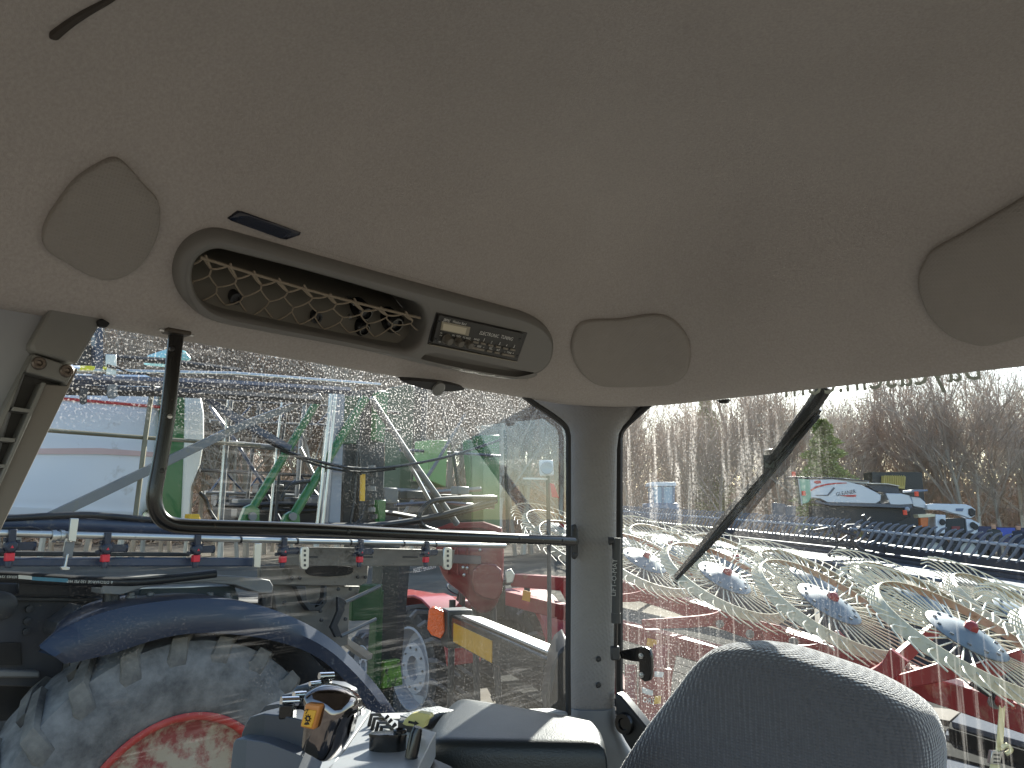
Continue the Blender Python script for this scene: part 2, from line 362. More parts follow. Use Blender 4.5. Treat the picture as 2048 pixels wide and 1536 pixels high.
# ---- glass: clear tinted panes with dust specks, dried drops and wiper streaks
def glass(name, tint, specks, streak):
    m = bpy.data.materials.new(name); m.use_nodes = True; nt = m.node_tree; N = nt.nodes; K = nt.links
    for n in list(N): N.remove(n)
    out = N.new('ShaderNodeOutputMaterial'); tr = N.new('ShaderNodeBsdfTransparent'); tr.inputs[0].default_value = tint
    gl = N.new('ShaderNodeBsdfGlossy'); gl.inputs['Roughness'].default_value = 0.01
    fr = N.new('ShaderNodeFresnel'); fr.inputs[0].default_value = 1.42
    mf = N.new('ShaderNodeMath'); mf.operation = 'MULTIPLY'; mf.inputs[1].default_value = 0.15; K.new(fr.outputs[0], mf.inputs[0])
    mg = N.new('ShaderNodeMixShader'); K.new(mf.outputs[0], mg.inputs[0]); K.new(tr.outputs[0], mg.inputs[1]); K.new(gl.outputs[0], mg.inputs[2])
    du = N.new('ShaderNodeBsdfTranslucent'); du.inputs[0].default_value = (0.92, 0.90, 0.84, 1)
    df = N.new('ShaderNodeBsdfDiffuse'); df.inputs[0].default_value = (0.6, 0.58, 0.53, 1)
    dm = N.new('ShaderNodeMixShader'); dm.inputs[0].default_value = 0.35; K.new(du.outputs[0], dm.inputs[1]); K.new(df.outputs[0], dm.inputs[2])
    tc = N.new('ShaderNodeTexCoord')
    def mth(op, a, b=None, c=None):
        n = N.new('ShaderNodeMath'); n.operation = op; n.use_clamp = False
        for i, x in enumerate((a, b, c)):
            if x is None: continue
            if isinstance(x, (int, float)): n.inputs[i].default_value = x
            else: K.new(x, n.inputs[i])
        return n.outputs[0]
    def noise(sc, det=2, rough=0.5, vec=None):
        n = N.new('ShaderNodeTexNoise'); n.inputs['Scale'].default_value = sc; n.inputs['Detail'].default_value = det; n.inputs['Roughness'].default_value = rough
        K.new(vec or tc.outputs['UV'], n.inputs['Vector']); return n.outputs['Fac']
    def rng(x, a, b, c=0.0, d=1.0):
        n = N.new('ShaderNodeMapRange'); K.new(x, n.inputs[0]); n.inputs[1].default_value = a; n.inputs[2].default_value = b; n.inputs[3].default_value = c; n.inputs[4].default_value = d; return n.outputs[0]
    sx = N.new('ShaderNodeSeparateXYZ'); K.new(tc.outputs['UV'], sx.inputs[0]); U, Vv = sx.outputs[0], sx.outputs[1]
    fac = specks(mth, noise, rng, U, Vv)
    if streak: fac = mth('ADD', fac, streak(mth, noise, rng, U, Vv, N, K, tc))
    fac = mth('MINIMUM', mth('MAXIMUM', fac, 0.0), 0.92)
    mx = N.new('ShaderNodeMixShader'); K.new(fac, mx.inputs[0]); K.new(mg.outputs[0], mx.inputs[1]); K.new(dm.outputs[0], mx.inputs[2])
    K.new(mx.outputs[0], out.inputs['Surface']); return m
def pane(name, corners, th, mat, parent, outline=None):

    aw = (corners[1] - corners[0]).cross(corners[3] - corners[0]).normalized()
    ob = MB().add(outline or corners, [tuple(t) for t in tessellate_polygon([outline or corners])]).build(name, mat, parent)
    uv = ob.data.uv_layers.new(name='UVMap'); ex = (corners[1] - corners[0]).normalized(); ey = (corners[3] - corners[0]).normalized()
    o = W[ob]
    for lp in ob.data.loops:
        p = ob.data.vertices[lp.vertex_index].co + o; uv.data[lp.index].uv = ((p - corners[0]).dot(ex), (p - corners[0]).dot(ey))
    return ob
# side pane: u runs from the front (0) to the rear pillar (1.55), v upwards from z=-0.9
def side_specks(mth, noise, rng, U, Vv):
    sp = rng(noise(320, 2, 0.6), 0.56, 0.64); sp2 = rng(noise(110, 3, 0.7), 0.65, 0.70)
    up = rng(mth('ADD', mth('MULTIPLY', noise(7, 3), 0.10), Vv), 1.045, 1.10)          # unwiped band along the top
    back = rng(U, 0.85, 1.15); patch = rng(noise(5.5, 4, 0.6), 0.50, 0.66)
    low = rng(Vv, 0.74, 0.60); dens = mth('MAXIMUM', mth('MULTIPLY', up, mth('ADD', mth('MULTIPLY', back, 0.9), 0.42)), mth('MULTIPLY', mth('MULTIPLY', patch, rng(U, 0.5, 1.0, 0.0, 1.0)), 0.10))
    dens = mth('MAXIMUM', dens, mth('MULTIPLY', mth('MULTIPLY', low, back), 0.12))
    film = mth('ADD', mth('MULTIPLY', mth('MULTIPLY', up, mth('ADD', back, 0.25)), 0.05), mth('ADD', 0.0, mth('MULTIPLY', rng(noise(3.1, 5, 0.6), 0.52, 0.75), 0.015)))
    return mth('ADD', mth('MULTIPLY', mth('MAXIMUM', sp, mth('MULTIPLY', sp2, 0.9)), mth('MULTIPLY', dens, 0.85)), film)
def side_streak(mth, noise, rng, U, Vv, N, K, tc):
    mp = N.new('ShaderNodeMapping'); mp.inputs['Rotation'].default_value = (0, 0, 0.75); mp.inputs['Scale'].default_value = (6, 130, 1); K.new(tc.outputs['UV'], mp.inputs[0])
    s = rng(noise(1.0, 3, 0.6, mp.outputs[0]), 0.52, 0.75); w = rng(noise(4.2, 3, 0.55), 0.50, 0.60)
    return mth('MULTIPLY', mth('MULTIPLY', s, w), 0.12)
def rear_specks(mth, noise, rng, U, Vv):
    sp = rng(noise(300, 2, 0.6), 0.60, 0.67); sp2 = rng(noise(95, 3, 0.7), 0.67, 0.72)
    left = rng(U, 0.52, 0.10); patch = rng(noise(4.0, 4, 0.6), 0.46, 0.66); low = rng(Vv, 0.72, 0.50)
    dens = mth('ADD', mth('MULTIPLY', left, mth('ADD', 0.20, mth('MULTIPLY', low, 0.30))), mth('MULTIPLY', patch, 0.10))
    film = mth('ADD', mth('MULTIPLY', left, 0.03), mth('ADD', 0.002, mth('MULTIPLY', patch, 0.006)))
    return mth('ADD', mth('MULTIPLY', mth('MAXIMUM', sp, mth('MULTIPLY', sp2, 0.8)), mth('MULTIPLY', dens, 0.9)), film)
def rear_streak(mth, noise, rng, U, Vv, N, K, tc):
    mp = N.new('ShaderNodeMapping'); mp.inputs['Scale'].default_value = (34, 1.8, 1); K.new(tc.outputs['UV'], mp.inputs[0])
    s = rng(noise(1.0, 4, 0.65, mp.outputs[0]), 0.52, 0.72); fine = rng(noise(180, 2, 0.6), 0.35, 0.65)
    w = mth('ADD', mth('MULTIPLY', rng(U, 0.50, 0.10), mth('MULTIPLY', rng(Vv, 0.84, 1.0), rng(Vv, 1.22, 1.12))), mth('MULTIPLY', rng(Vv, 0.72, 0.55), 0.10))
    mp2 = N.new('ShaderNodeMapping'); mp2.inputs['Scale'].default_value = (150, 2.5, 1); K.new(tc.outputs['UV'], mp2.inputs[0])
    s2 = mth('MULTIPLY', rng(noise(1.0, 3, 0.6, mp2.outputs[0]), 0.55, 0.75), mth('MULTIPLY', rng(Vv, 0.85, 0.65), 0.12))
    return mth('ADD', mth('MULTIPLY', mth('MULTIPLY', s, w), mth('MULTIPLY', fine, 0.9)), s2)
GT = (0.86, 0.90, 0.88, 1)
pane('side_window', [cab(1.62, -0.022, -0.9), cab(0.03, -0.022, -0.9), cab(0.03, -0.022, 0.36), cab(1.62, -0.022, 0.36)], 0, glass('dusty_side_glass', GT, side_specks, side_streak), root,
     [cab(1.62, -0.022, -0.9)] + [on(x, y, pb(-0.022)) for x, y in ((1138, 1680), (1138, 872), (1129, 851), (1100, 828), (1062, 804), (1030, 776), (1010, 752))] + [cab(1.62, -0.022, 0.36)])
rw = pane('rear_window', [cab(-0.095, 0.03, -0.9), cab(-0.095, 1.5, -0.9), cab(-0.095, 1.5, 0.36), cab(-0.095, 0.03, 0.36)], 0, glass('dusty_rear_glass', GT, rear_specks, rear_streak), root,
     [on(x, y, pa(-0.095)) for x, y in ((1320, 790), (1298, 807), (1270, 831), (1246, 854), (1238, 872), (1238, 1386), (1290, 1452), (1380, 1560))] + [cab(-0.095, 0.3, -0.9), cab(-0.095, 1.5, -0.9), cab(-0.095, 1.5, 0.36), cab(-0.095, 0.2, 0.36)])
# rubber seals round the panes
seal = [on(x, y, pb(-0.012)) for x, y in crom(pairs([1030, 775, 1062, 803, 1100, 828, 1128, 850, 1136, 868, 1137, 900, 1137, 1100, 1136, 1300, 1137, 1430]), 5, closed=False)]
MB().tube(seal, 0.006, 6).build('window_seal', rubber, root, smooth=True)
plr = pa(-0.083)
seal = [on(x, y, plr) for x, y in crom(pairs([1320, 792, 1298, 808, 1270, 832, 1246, 855, 1239, 872, 1238, 900, 1238, 1100, 1238, 1300, 1239, 1385, 1250, 1404, 1290, 1450, 1350, 1510]), 5, closed=False)]
MB().tube(seal, 0.0085, 6).build('window_seal', rubber, root, smooth=True)
stk = M('sticker_green', S(150, 158, 148), 0.6, var=0.2, scale=40)
lettering('lettering', 'baycaseih.com', (1962, 759), (1570, 795), pa(-0.0935), stk, rw, 1.25, 0.0)
tag(tp('beacon_socket', [1432, 800, 1458, 797, 1452, 806, 1438, 806], pa(-0.07), 0.012, dark, None, 0.002), 'small black plug under the roof edge above the rear window', 'plug')
# ================================================================== storage console under the roof
AWS = away(SLOPE, cab(0.4, 0.1, 0.3)); INS = -AWS
def osl(x, y, h=0.0): return on(x, y, SLOPE) + INS * h
sx_ = R; sy_ = _sd                                # in-plane axes
def to2(p): q = p - SLOPE[0]; return (q.dot(sx_), q.dot(sy_))
def to3(q, h): return SLOPE[0] + sx_ * q[0] + sy_ * q[1] + INS * h
def inset(poly, d):
    n = len(poly); A = sum(poly[i][0] * poly[(i + 1) % n][1] - poly[(i + 1) % n][0] * poly[i][1] for i in range(n)); sg = 1 if A > 0 else -1; out = []
    for i in range(n):
        x0, y0 = poly[i - 1]; x1, y1 = poly[(i + 1) % n]; tx, ty = x1 - x0, y1 - y0; l = math.hypot(tx, ty) or 1
        out.append((poly[i][0] - ty / l * d * sg, poly[i][1] + tx / l * d * sg))
    return out
outer = [to2(osl(x, y)) for x, y in crom(pairs([344, 545, 350, 508, 370, 478, 400, 460, 432, 455, 470, 463, 600, 500, 800, 556, 1000, 610, 1050, 625, 1080, 642, 1097, 664, 1100, 690, 1091, 720, 1067, 742, 1032, 753, 1000, 754, 900, 737, 830, 722, 700, 692, 500, 655, 420, 637, 380, 612, 355, 582]), 4)]
inner = [to2(osl(x, y)) for x, y in crom(pairs([377, 548, 383, 515, 400, 498, 425, 490, 460, 497, 600, 533, 780, 585, 825, 600, 840, 620, 842, 650, 830, 678, 805, 690, 780, 688, 650, 663, 500, 632, 420, 612, 390, 585]), 4)]
tray = [to2(osl(x, y)) for x, y in crom(pairs([830, 706, 842, 697, 870, 697, 940, 711, 1030, 731, 1058, 736, 1060, 742, 1040, 748, 1000, 744, 900, 726, 840, 713]), 3)]
con = thing('storage_console', osl(700, 700), 'long grey overhead storage console with netted bin and built in radio', 'storage console')
HT = 0.020
def plate_with_holes(mb, loops, h):
    bm = bmesh.new(); 
    for lp in loops:
        vs = [bm.verts.new(to3(q, h)) for q in lp]
        for i in range(len(vs)): bm.edges.new((vs[i - 1], vs[i]))
    bmesh.ops.triangle_fill(bm, use_beauty=True, edges=bm.edges[:]); bm.verts.index_update()
    mb.add([v.co.copy() for v in bm.verts], [tuple(v.index for v in f.verts) for f in bm.faces]); bm.free()
mb = MB()
rr = [(0.0, -0.02), (0.0, 0.004), (0.0025, 0.012), (0.007, 0.018), (0.0125, HT)]
mb.loft([[to3(q, h) for q in inset(outer, d)] for d, h in rr], False, False)
oi = inset(outer, 0.0125); io = inset(inner, -0.010)
plate_with_holes(mb, [oi, io, tray], HT)
rr = [(-0.010, HT), (-0.005, HT - 0.001), (-0.001, HT - 0.005), (0.0, HT - 0.012), (0.0, -0.135)]
mb.loft([[to3(q, h) for q in inset(inner, d)] for d, h in rr], False, False)
mb.loft([[to3(q, h) for q in inset(tray, d)] for d, h in ((0, HT), (0.001, HT - 0.004), (0.004, 0.004), (0.006, 0.001))], False, True)
mb.build('bezel', trimd, con, smooth=True, angle=38)
# the roof lining is cut open behind the bin and the tray
cutter = MB()
for lp in (inset(inner, -0.004), inset(tray, -0.002)):
    P_ = [to3(q, 0.015) for q in lp]; cutter.prism(P_, INS * -0.06)
cut_o = cutter.build('cutter', None); bo = head.modifiers.new('cut', 'BOOLEAN'); bo.object = cut_o; bo.operation = 'DIFFERENCE'; bo.solver = 'EXACT'
dg = bpy.context.evaluated_depsgraph_get(); dg.update(); nm_ = bpy.data.meshes.new_from_object(head.evaluated_get(dg)); head.modifiers.clear(); head.data = nm_; nm_.name = 'headliner'
W.pop(cut_o); bpy.data.objects.remove(cut_o)
# bin floor: a curved back wall
mb = MB(); lo2 = min(q[1] for q in inner) - 0.004; fl = []
xs = [min(q[0] for q in inner) - 0.01 + i * (max(q[0] for q in inner) - min(q[0] for q in inner) + 0.02) / 12 for i in range(13)]
hi2 = max(q[1] for q in inner); hh_ = hi2 - lo2
yb = [(lo2 - 0.004, -0.001), (lo2 + 0.10 * hh_, -0.012), (lo2 + 0.30 * hh_, -0.024), (lo2 + 0.45 * hh_, -0.036), (lo2 + 0.56 * hh_, -0.055), (lo2 + 0.62 * hh_, -0.085), (lo2 + 0.66 * hh_, -0.13), (hi2 + 0.03, -0.13), (hi2 + 0.03, 0.0)]
binm = M('bin_plastic', S(104, 100, 90), 0.45, var=0.08, scale=10)
mb.loft([[to3((x, y), h) for x in xs] for y, h in yb], False, False, closed=False)
mb.build('bin_back', binm, con, smooth=True, angle=80)
for x, y in ((478, 604), (640, 642)):
    c = osl(x, y, -0.013); MB().lathe(c, INS, [(-0.012, 0.0085), (0.004, 0.0085), (0.004, 0.0055), (0.0015, 0.005), (0.0015, 0.0003)], 16).build('screw_boss', dark, con, smooth=True)
for x, y, r in ((737, 632, 0.0095), (733, 664, 0.009), (797, 654, 0.0115)):
    c = osl(x, y, -0.012); MB().lathe(c, INS, [(-0.03, r * 1.5), (0.0, r * 1.5), (0.003, r * 1.35), (0.006, r * 1.1), (0.006, r * 0.9), (0.001, r * 0.8), (0.001, 0.0003)], 20).build('power_socket', black, con, smooth=True)
    MB().lathe(c, INS, [(0.0061, r * 1.0), (0.0075, r * 0.98), (0.0075, r * 0.88), (0.0061, r * 0.86)], 20).build('socket_ring', M('ring_steel', S(120, 118, 112), 0.35, metal=0.8), con, smooth=True)
for x, y in ((720, 618), (712, 645), (744, 650), (742, 622)):
    c = osl(x, y, -0.02); MB().lathe(c, INS, [(-0.02, 0.003), (0.002, 0.003), (0.003, 0.0003)], 8).build('socket_screw', steel, con)
# elastic cord and knotted net
cord = M('net_cord', S(138, 126, 108), 0.9, var=0.25, scale=300)
crd = [(398 + (838 - 398) * t, 512 + (633 - 512) * t + 6 * math.sin(t * 3.0)) for t in [i / 24 for i in range(25)]]
mb = MB().tube([osl(x, y, 0.004) for x, y in crd], 0.0022, 6)
def cordy(x): t = (x - 398) / 440; return 512 + 121 * t + 6 * math.sin(t * 3)
def ymax(x): return 604 + (x - 400) * 0.165 + (12 if 470 < x < 760 else 0)
mb2 = MB(); lev = (0.0, 0.20, 0.34, 0.56, 0.72, 1.0); nd = {}
def npos(xi, j):
    x = max(386, min(836, xi + random.uniform(-3, 3) - 5 * j)); y0 = cordy(x); y1 = ymax(x) + 4
    return (x, y0 + (y1 - y0) * lev[j] + random.uniform(-2, 2))
for j in range(6):
    for i in range(-1, 10): nd[(i, j)] = npos(404 + i * 50 + (25 if j in (1, 2, 5) else 0), j)
def strand(a, b, r=0.0017):
    dep = lambda y, x: 0.004 - 0.018 * max(0, (y - cordy(x)) / 110)
    mb2.tube([osl(a[0] + (b[0] - a[0]) * t, a[1] + (b[1] - a[1]) * t + 2.0 * math.sin(t * math.pi), dep(a[1] + (b[1] - a[1]) * t, a[0])) for t in (0, 0.33, 0.66, 1)], r * 0.75, 5)
for i in range(0, 9):
    strand(nd[(i, 0)], nd[(i, 1)], 0.0026); strand((nd[(i, 0)][0] + 4, nd[(i, 0)][1] - 5), nd[(i, 1)], 0.0022); strand(nd[(i, 0)], nd[(i - 1, 1)], 0.0020)
    strand(nd[(i, 1)], nd[(i, 2)], 0.0018); strand(nd[(i, 2)], nd[(i, 3)], 0.0016); strand(nd[(i, 2)], nd[(i + 1, 3)], 0.0016)
    strand(nd[(i, 3)], nd[(i, 4)], 0.0016); strand(nd[(i, 4)], nd[(i, 5)], 0.0015); strand(nd[(i, 4)], nd[(i - 1, 5)], 0.0015)
mb.build('elastic_cord', cord, con, smooth=True); mb2.build('net', cord, con, smooth=True)

# ---- radio
rad = thing('radio', osl(950, 690, HT), 'black weather band radio with three knobs and ELECTRONIC TUNING lettering', 'radio')
PLR = (SLOPE[0] + INS * (HT + 0.003), SLOPE[1])
def z2(*f): return [c for i in range(0, len(f), 2) for c in (840 + f[i] / 7.314, 600 + f[i + 1] / 7.314)]
face = M('radio_black', S(42, 40, 36), 0.42, var=0.06, scale=60, bump=0.03, bscale=500)
tp('mounting_frame', z2(250, 190, 1585, 490, 1530, 640, 1425, 925, 120, 655, 180, 420), PLR, 0.006, M('radio_frame', S(30, 29, 27), 0.4), rad, 0.001, lift=-0.002)
tp('faceplate', z2(265, 205, 1492, 480, 1412, 880, 168, 612), PLR, 0.008, face, rad, 0.0006, lift=0.004)
tp('lower_lip', z2(140, 640, 1405, 890, 1400, 905, 135, 655), PLR, 0.006, M('lip_grey', S(140, 134, 118), 0.5), rad, 0.0004, lift=0.003)
tp('display_frame', z2(300, 292, 714, 378, 684, 508, 278, 418), PLR, 0.005, M('disp_frame', S(150, 142, 122), 0.5), rad, 0.0004, lift=0.0055)
tp('display', z2(318, 322, 655, 390, 632, 480, 302, 412), PLR, 0.004, M('lcd', S(196, 186, 160), 0.35, var=0.06, scale=40), rad, 0.0, lift=0.0060)
def knob(x, y, r):
    c = on(*z2(x, y), PLR) + INS * 0.004
    k = MB().lathe(c, INS, [(0, r * 1.15), (0.002, r * 1.15), (0.003, r), (0.012, r * 0.88), (0.0135, r * 0.75), (0.0135, 0.0002)], 18).build('knob', M('knob_grey', S(95, 90, 80), 0.4, var=0.1), rad, smooth=True)
    return k
for x, y, r in ((365, 548, 0.0078), (525, 585, 0.0072), (668, 612, 0.0068)): knob(x, y, r)
for x, y, w in ((790, 597, 80), (900, 617, 70), (1010, 643, 70), (1118, 667, 70), (1226, 690, 70), (1334, 708, 70), (990, 728, 70), (1103, 752, 70)):
    tp('button', z2(x - w / 2, y - 22, x + w / 2, y - 6, x + w / 2 - 6, y + 22, x - w / 2 - 6, y + 6), PLR, 0.005, M('button_grey', S(120, 112, 98), 0.5), rad, 0.0004, lift=0.0065)
for x, y in ((825, 698), (1265, 790)):
    tp('rocker_button', z2(x - 90, y - 34, x + 92, y + 2, x + 86, y + 32, x - 96, y - 4), PLR, 0.005, M('button_grey'), rad, 0.0004, lift=0.0060)
lettering('lettering', 'ELECTRONIC', z2(838, 478), z2(1112, 532), PLR, white_p, rad, 1.15, 0.0062)
lettering('lettering', 'TUNING', z2(1145, 535), z2(1316, 575), PLR, white_p, rad, 1.15, 0.0062)
lettering('lettering', 'Weather Band', z2(440, 305), z2(640, 348), PLR, white_p, rad, 1.2, 0.0062)
lettering('lettering', '[BPA]', z2(312, 282), z2(398, 300), PLR, white_p, rad, 1.2, 0.0062)
for s, x, y, w in (('BAND', 755, 560, 78), ('1', 895, 585, 5), ('2', 1002, 610, 16), ('3', 1117, 634, 16), ('4', 1222, 656, 16), ('5', 1330, 676, 16), ('SEEK', 800, 664, 62), ('SEL', 975, 695, 50), ('INT', 1085, 720, 44), ('TUNE', 1236, 752, 66),
                   ('VOL', 258, 462, 36), ('ON', 254, 500, 30), ('OFF', 236, 595, 36), ('BAL', 440, 500, 40), ('L R', 512, 535, 20), ('FADE', 500, 512, 62), ('TRE', 588, 530, 40), ('BASS', 640, 545, 62), ('V', 762, 655, 12), ('A', 890, 680, 16), ('V', 1198, 745, 12), ('A', 1322, 765, 16)):
    lettering('lettering', s, z2(x, y), z2(x + w, y + w * 0.215), PLR, white_p, rad, 1.1, 0.0062)
for x, y in ((258, 302), (210, 560), (1442, 560), (1400, 805)):
    c = on(*z2(x, y), PLR) + INS * 0.0042; MB().lathe(c, INS, [(-0.002, 0.0022), (0.0005, 0.0022), (0.0002, 0.0003)], 10).build('screw', black, rad)

# ---- small dome lamp under the roof edge
PDL = (cab(0, 0.035, 0.24), (L * 0.8 + Z * -0.6).normalized())
dome = thing('dome_lamp', on(865, 772, PDL), 'slim black cab lamp on the roof edge above the side window', 'lamp')
tp('housing', [802, 761, 850, 763, 900, 769, 930, 778, 905, 783, 870, 782, 835, 774], PDL, 0.012, dark, dome, 0.004, smooth=3)
c = on(876, 777, PDL) - away(PDL) * 0.001
MB().lathe(c, -away(PDL), [(-0.004, 0.013), (0.003, 0.013), (0.005, 0.009), (0.005, 0.0003)], 16).build('lens', M('lamp_lens', S(120, 120, 116), 0.2), dome, smooth=True)

# ---- black grab rail inside the side window
blk = M('rail_black', S(20, 19, 18), 0.25, var=0.15, scale=30, dirt=S(120, 105, 85), dscale=60, dthr=0.74)
rail = thing('grab_rail', on(1140, 1085, pb(0.04)), 'bent black tube rail bolted across the side window', 'grab rail')
rp = crom(pairs([352, 672, 347, 720, 334, 840, 319, 930, 309, 985, 311, 1015, 322, 1036, 342, 1048, 368, 1052, 420, 1054, 620, 1059, 800, 1068, 1000, 1076, 1110, 1081, 1146, 1083]), 5, closed=False)
prl = pb(0.04)
MB().tube([on(x, y, prl) for x, y in rp], 0.0095, 14).build('tube', blk, rail, smooth=True)
c = on(352, 674, prl)
MB().box(c + Z * 0.006, (R, L, Z), (0.016, 0.010, 0.003)).build('flange', M('flange_brown', S(70, 62, 52), 0.5), rail, 0.002)
MB().tube([c - R * 0.022 + Z * 0.006, c + R * 0.022 + Z * 0.006], 0.002, 8).build('flange_bolt', steel, rail, smooth=True)
for x, y in ((333, 834), (338, 700), (318, 942), (1033, 1077), (1119, 1081), (690, 1063)):
    c = on(x, y, prl) - away(prl) * 0.0088
    MB().lathe(c, L, [(-0.003, 0.0032), (0.0012, 0.0032), (0.0018, 0.0018), (0.0018, 0.0002)], 10).build('rivet', steel if x == 333 else dark, rail, smooth=True)
pend = pd(1.685)
tp('end_bracket', [1142, 1050, 1152, 1048, 1156, 1060, 1156, 1112, 1150, 1120, 1143, 1116], pend, 0.012, dark, rail, 0.003)
for y in (1058, 1083, 1110):
    c = on(1150, y, pend); MB().lathe(c, V((0, -1, 0)), [(-0.002, 0.0055), (0.004, 0.0055), (0.005, 0.004), (0.005, 0.0003)], 6).build('bolt', dark, rail)
mbr = on(1146, 1083, prl); MB().tube([mbr, on(1150, 1083, pend)], 0.009, 10).build('stub', blk, rail, smooth=True)

# ---- gas strut of the rear window
strut = thing('gas_strut', on(1231, 1310, pa(-0.05)), 'black gas strut with LIFT-O-MAT lettering beside the rear pillar', 'gas strut')
pls = pd(1.66)
def sp(x, y): return on(x, y, pls)
MB().tube([sp(1233, 1092), sp(1232, 1240)], 0.0088, 14).build('cylinder', dark, strut, smooth=True)
MB().tube([sp(1232, 1226), sp(1232, 1246)], 0.0100, 14).build('collar', dark, strut, smooth=True)
MB().tube([sp(1232, 1240), sp(1231, 1300)], 0.0042, 10).build('rod', black, strut, smooth=True)
MB().box(sp(1230, 1306), (V((1, 0, 0)), V((0, 1, 0)), Z), (0.009, 0.008, 0.014)).build('end_fitting', dark, strut, 0.003)
MB().tube([sp(1233, 1076), sp(1233, 1098)], 0.0098, 12).build('end_cap', dark, strut, smooth=True)
MB().tube([sp(1217, 1082), sp(1236, 1080)], [0.009, 0.0055], 10).build('ball_stud', dark, strut, smooth=True)
lettering('lettering', 'LIFT-O-MAT', sp and (1231, 1192), (1234.5, 1118), pd(1.650), M('print_grey', S(150, 150, 146), 0.6), strut, 1.0, 0.0006)
hin = thing('window_hinge', on(1290, 1330, plr), 'black two bolt window bracket holding the strut end', 'bracket')
plh = (CPIL + R * 0.075, R)
tp('arm', [1238, 1302, 1284, 1293, 1290, 1297, 1288, 1325, 1262, 1322, 1238, 1316], plh, 0.006, black, hin, 0.001)
tp('plate', [1280, 1297, 1290, 1293, 1300, 1299, 1305, 1312, 1305, 1350, 1301, 1361, 1291, 1363, 1282, 1357, 1280, 1345, 1280, 1335, 1279, 1310], plh, 0.010, black, hin, 0.002, lift=0.004)
for x, y in ((1239, 1312), (1285, 1311), (1286, 1349)):
    c = on(x, y, plh) - R * 0.005; MB().lathe(c, -R, [(-0.001, 0.006), (0.002, 0.006), (0.002, 0.0038), (0.0055, 0.0035), (0.006, 0.0003)], 12).build('bolt', steel, hin, smooth=True)

# ---- rear wiper, outside the glass
wip = thing('rear_wiper', on(1500, 970, pa(-0.125)), 'black wiper arm and blade lying diagonally across the rear window', 'wiper')
plw = pa(-0.118)
def wp(x, y, o=0.0): return on(x, y, plw) + R * o
MB().tube([wp(1650, 772), wp(1625, 812), wp(1535, 925)], [0.017, 0.015, 0.009], 8).build('arm', black, wip, smooth=True)
MB().tube([wp(1632, 815, 0.012), wp(1560, 905, 0.012), wp(1480, 1000, 0.012), wp(1420, 1073, 0.012), wp(1352, 1155, 0.0)], [0.009, 0.013, 0.014, 0.013, 0.007], 8).build('blade_frame', black, wip, smooth=True)
MB().tube([wp(1636, 830, 0.004), wp(1500, 990, 0.004), wp(1354, 1158, -0.004)], 0.0045, 6).build('rubber_strip', rubber, wip, smooth=True)
for (x0, y0, x1, y1) in ((1590, 870, 1545, 925), (1560, 900, 1500, 975), (1470, 1008, 1440, 1050), (1530, 945, 1478, 1000)):
    MB().tube([wp(x0 + 4, y0 + 6, 0.006), wp((x0 + x1) / 2 + 10, (y0 + y1) / 2 + 6, 0.008), wp(x1 + 4, y1 + 6, 0.006)], 0.0028, 6).build('bow', black, wip, smooth=True)
MB().box(wp(1538, 918, 0.006), (R, L, Z), (0.008, 0.012, 0.02)).build('clip', black, wip, 0.003)

# ================================================================== seat
def weave(name, col, scale):
    m = M(name, col, 0.9, var=0.15, scale=120, spec=0.2, sheen=0.8); nt = m.node_tree; N = nt.nodes; K = nt.links; b = N['Principled BSDF']
    tc = N.new('ShaderNodeTexCoord'); vo = N.new('ShaderNodeTexVoronoi'); vo.inputs['Scale'].default_value = scale; vo.inputs['Randomness'].default_value = 0.15
    mp = N.new('ShaderNodeMapping'); mp.inputs['Scale'].default_value = (1, 1, 1.35); K.new(tc.outputs['Object'], mp.inputs[0]); K.new(mp.outputs[0], vo.inputs['Vector'])
    bp = N.new('ShaderNodeBump'); bp.inputs['Strength'].default_value = 0.8; bp.inputs['Distance'].default_value = 0.005; bp.invert = True
    K.new(vo.outputs['Distance'], bp.inputs['Height']); K.new(bp.outputs[0], b.inputs['Normal']); return m
seatm = weave('seat_cloth', S(92, 91, 94), 185)
seat = thing('driver_seat', cab(0.33, 0.62, -1.04), 'dark grey woven cloth driver seat seen from the front in the lower right', 'seat')
sn = (R * math.cos(math.radians(9)) + Z * math.sin(math.radians(9)) * -1)
PS = (V((0.40, 1.10, EYE)), (R + V((0.15, 0.25, 0)) - Z * 0.10).normalized())
so = pairs([1180, 1640, 1232, 1540, 1290, 1450, 1350, 1372, 1385, 1326, 1410, 1303, 1440, 1289, 1500, 1284, 1560, 1294, 1640, 1320, 1720, 1350, 1790, 1388, 1838, 1428, 1862, 1480, 1868, 1540, 1860, 1640, 1850, 1760, 1200, 1760])
so = crom(so, 4); cx, cy = 1540, 1560; snv = away(PS)
rings = []
for s, h in ((0.93, 0.095), (0.985, 0.085), (1.0, 0.055), (1.0, 0.03), (0.99, 0.008), (0.965, -0.010), (0.93, -0.020), (0.85, -0.027), (0.7, -0.030), (0.5, -0.028), (0.25, -0.026), (0.05, -0.025)):
    rings.append([on(cx + (x - cx) * s, cy + (y - cy) * s, PS) + snv * h for x, y in so])
MB().loft(rings).build('backrest', seatm, seat, smooth=True, angle=80)
pc = on(1540, 1760, PS)
MB().box(V((pc.x - 0.08, pc.y - 0.18, EYE - 0.70)), (V((0.8, 0.6, 0)).normalized(), V((-0.6, 0.8, 0)).normalized(), Z), (0.24, 0.24, 0.06)).build('seat_cushion', seatm, seat, 0.04, seg=4)
MB().box(V((pc.x - 0.08, pc.y - 0.18, EYE - 0.90)), (V((0.8, 0.6, 0)).normalized(), V((-0.6, 0.8, 0)).normalized(), Z), (0.17, 0.17, 0.14)).build('pedestal', dark, seat, 0.02)

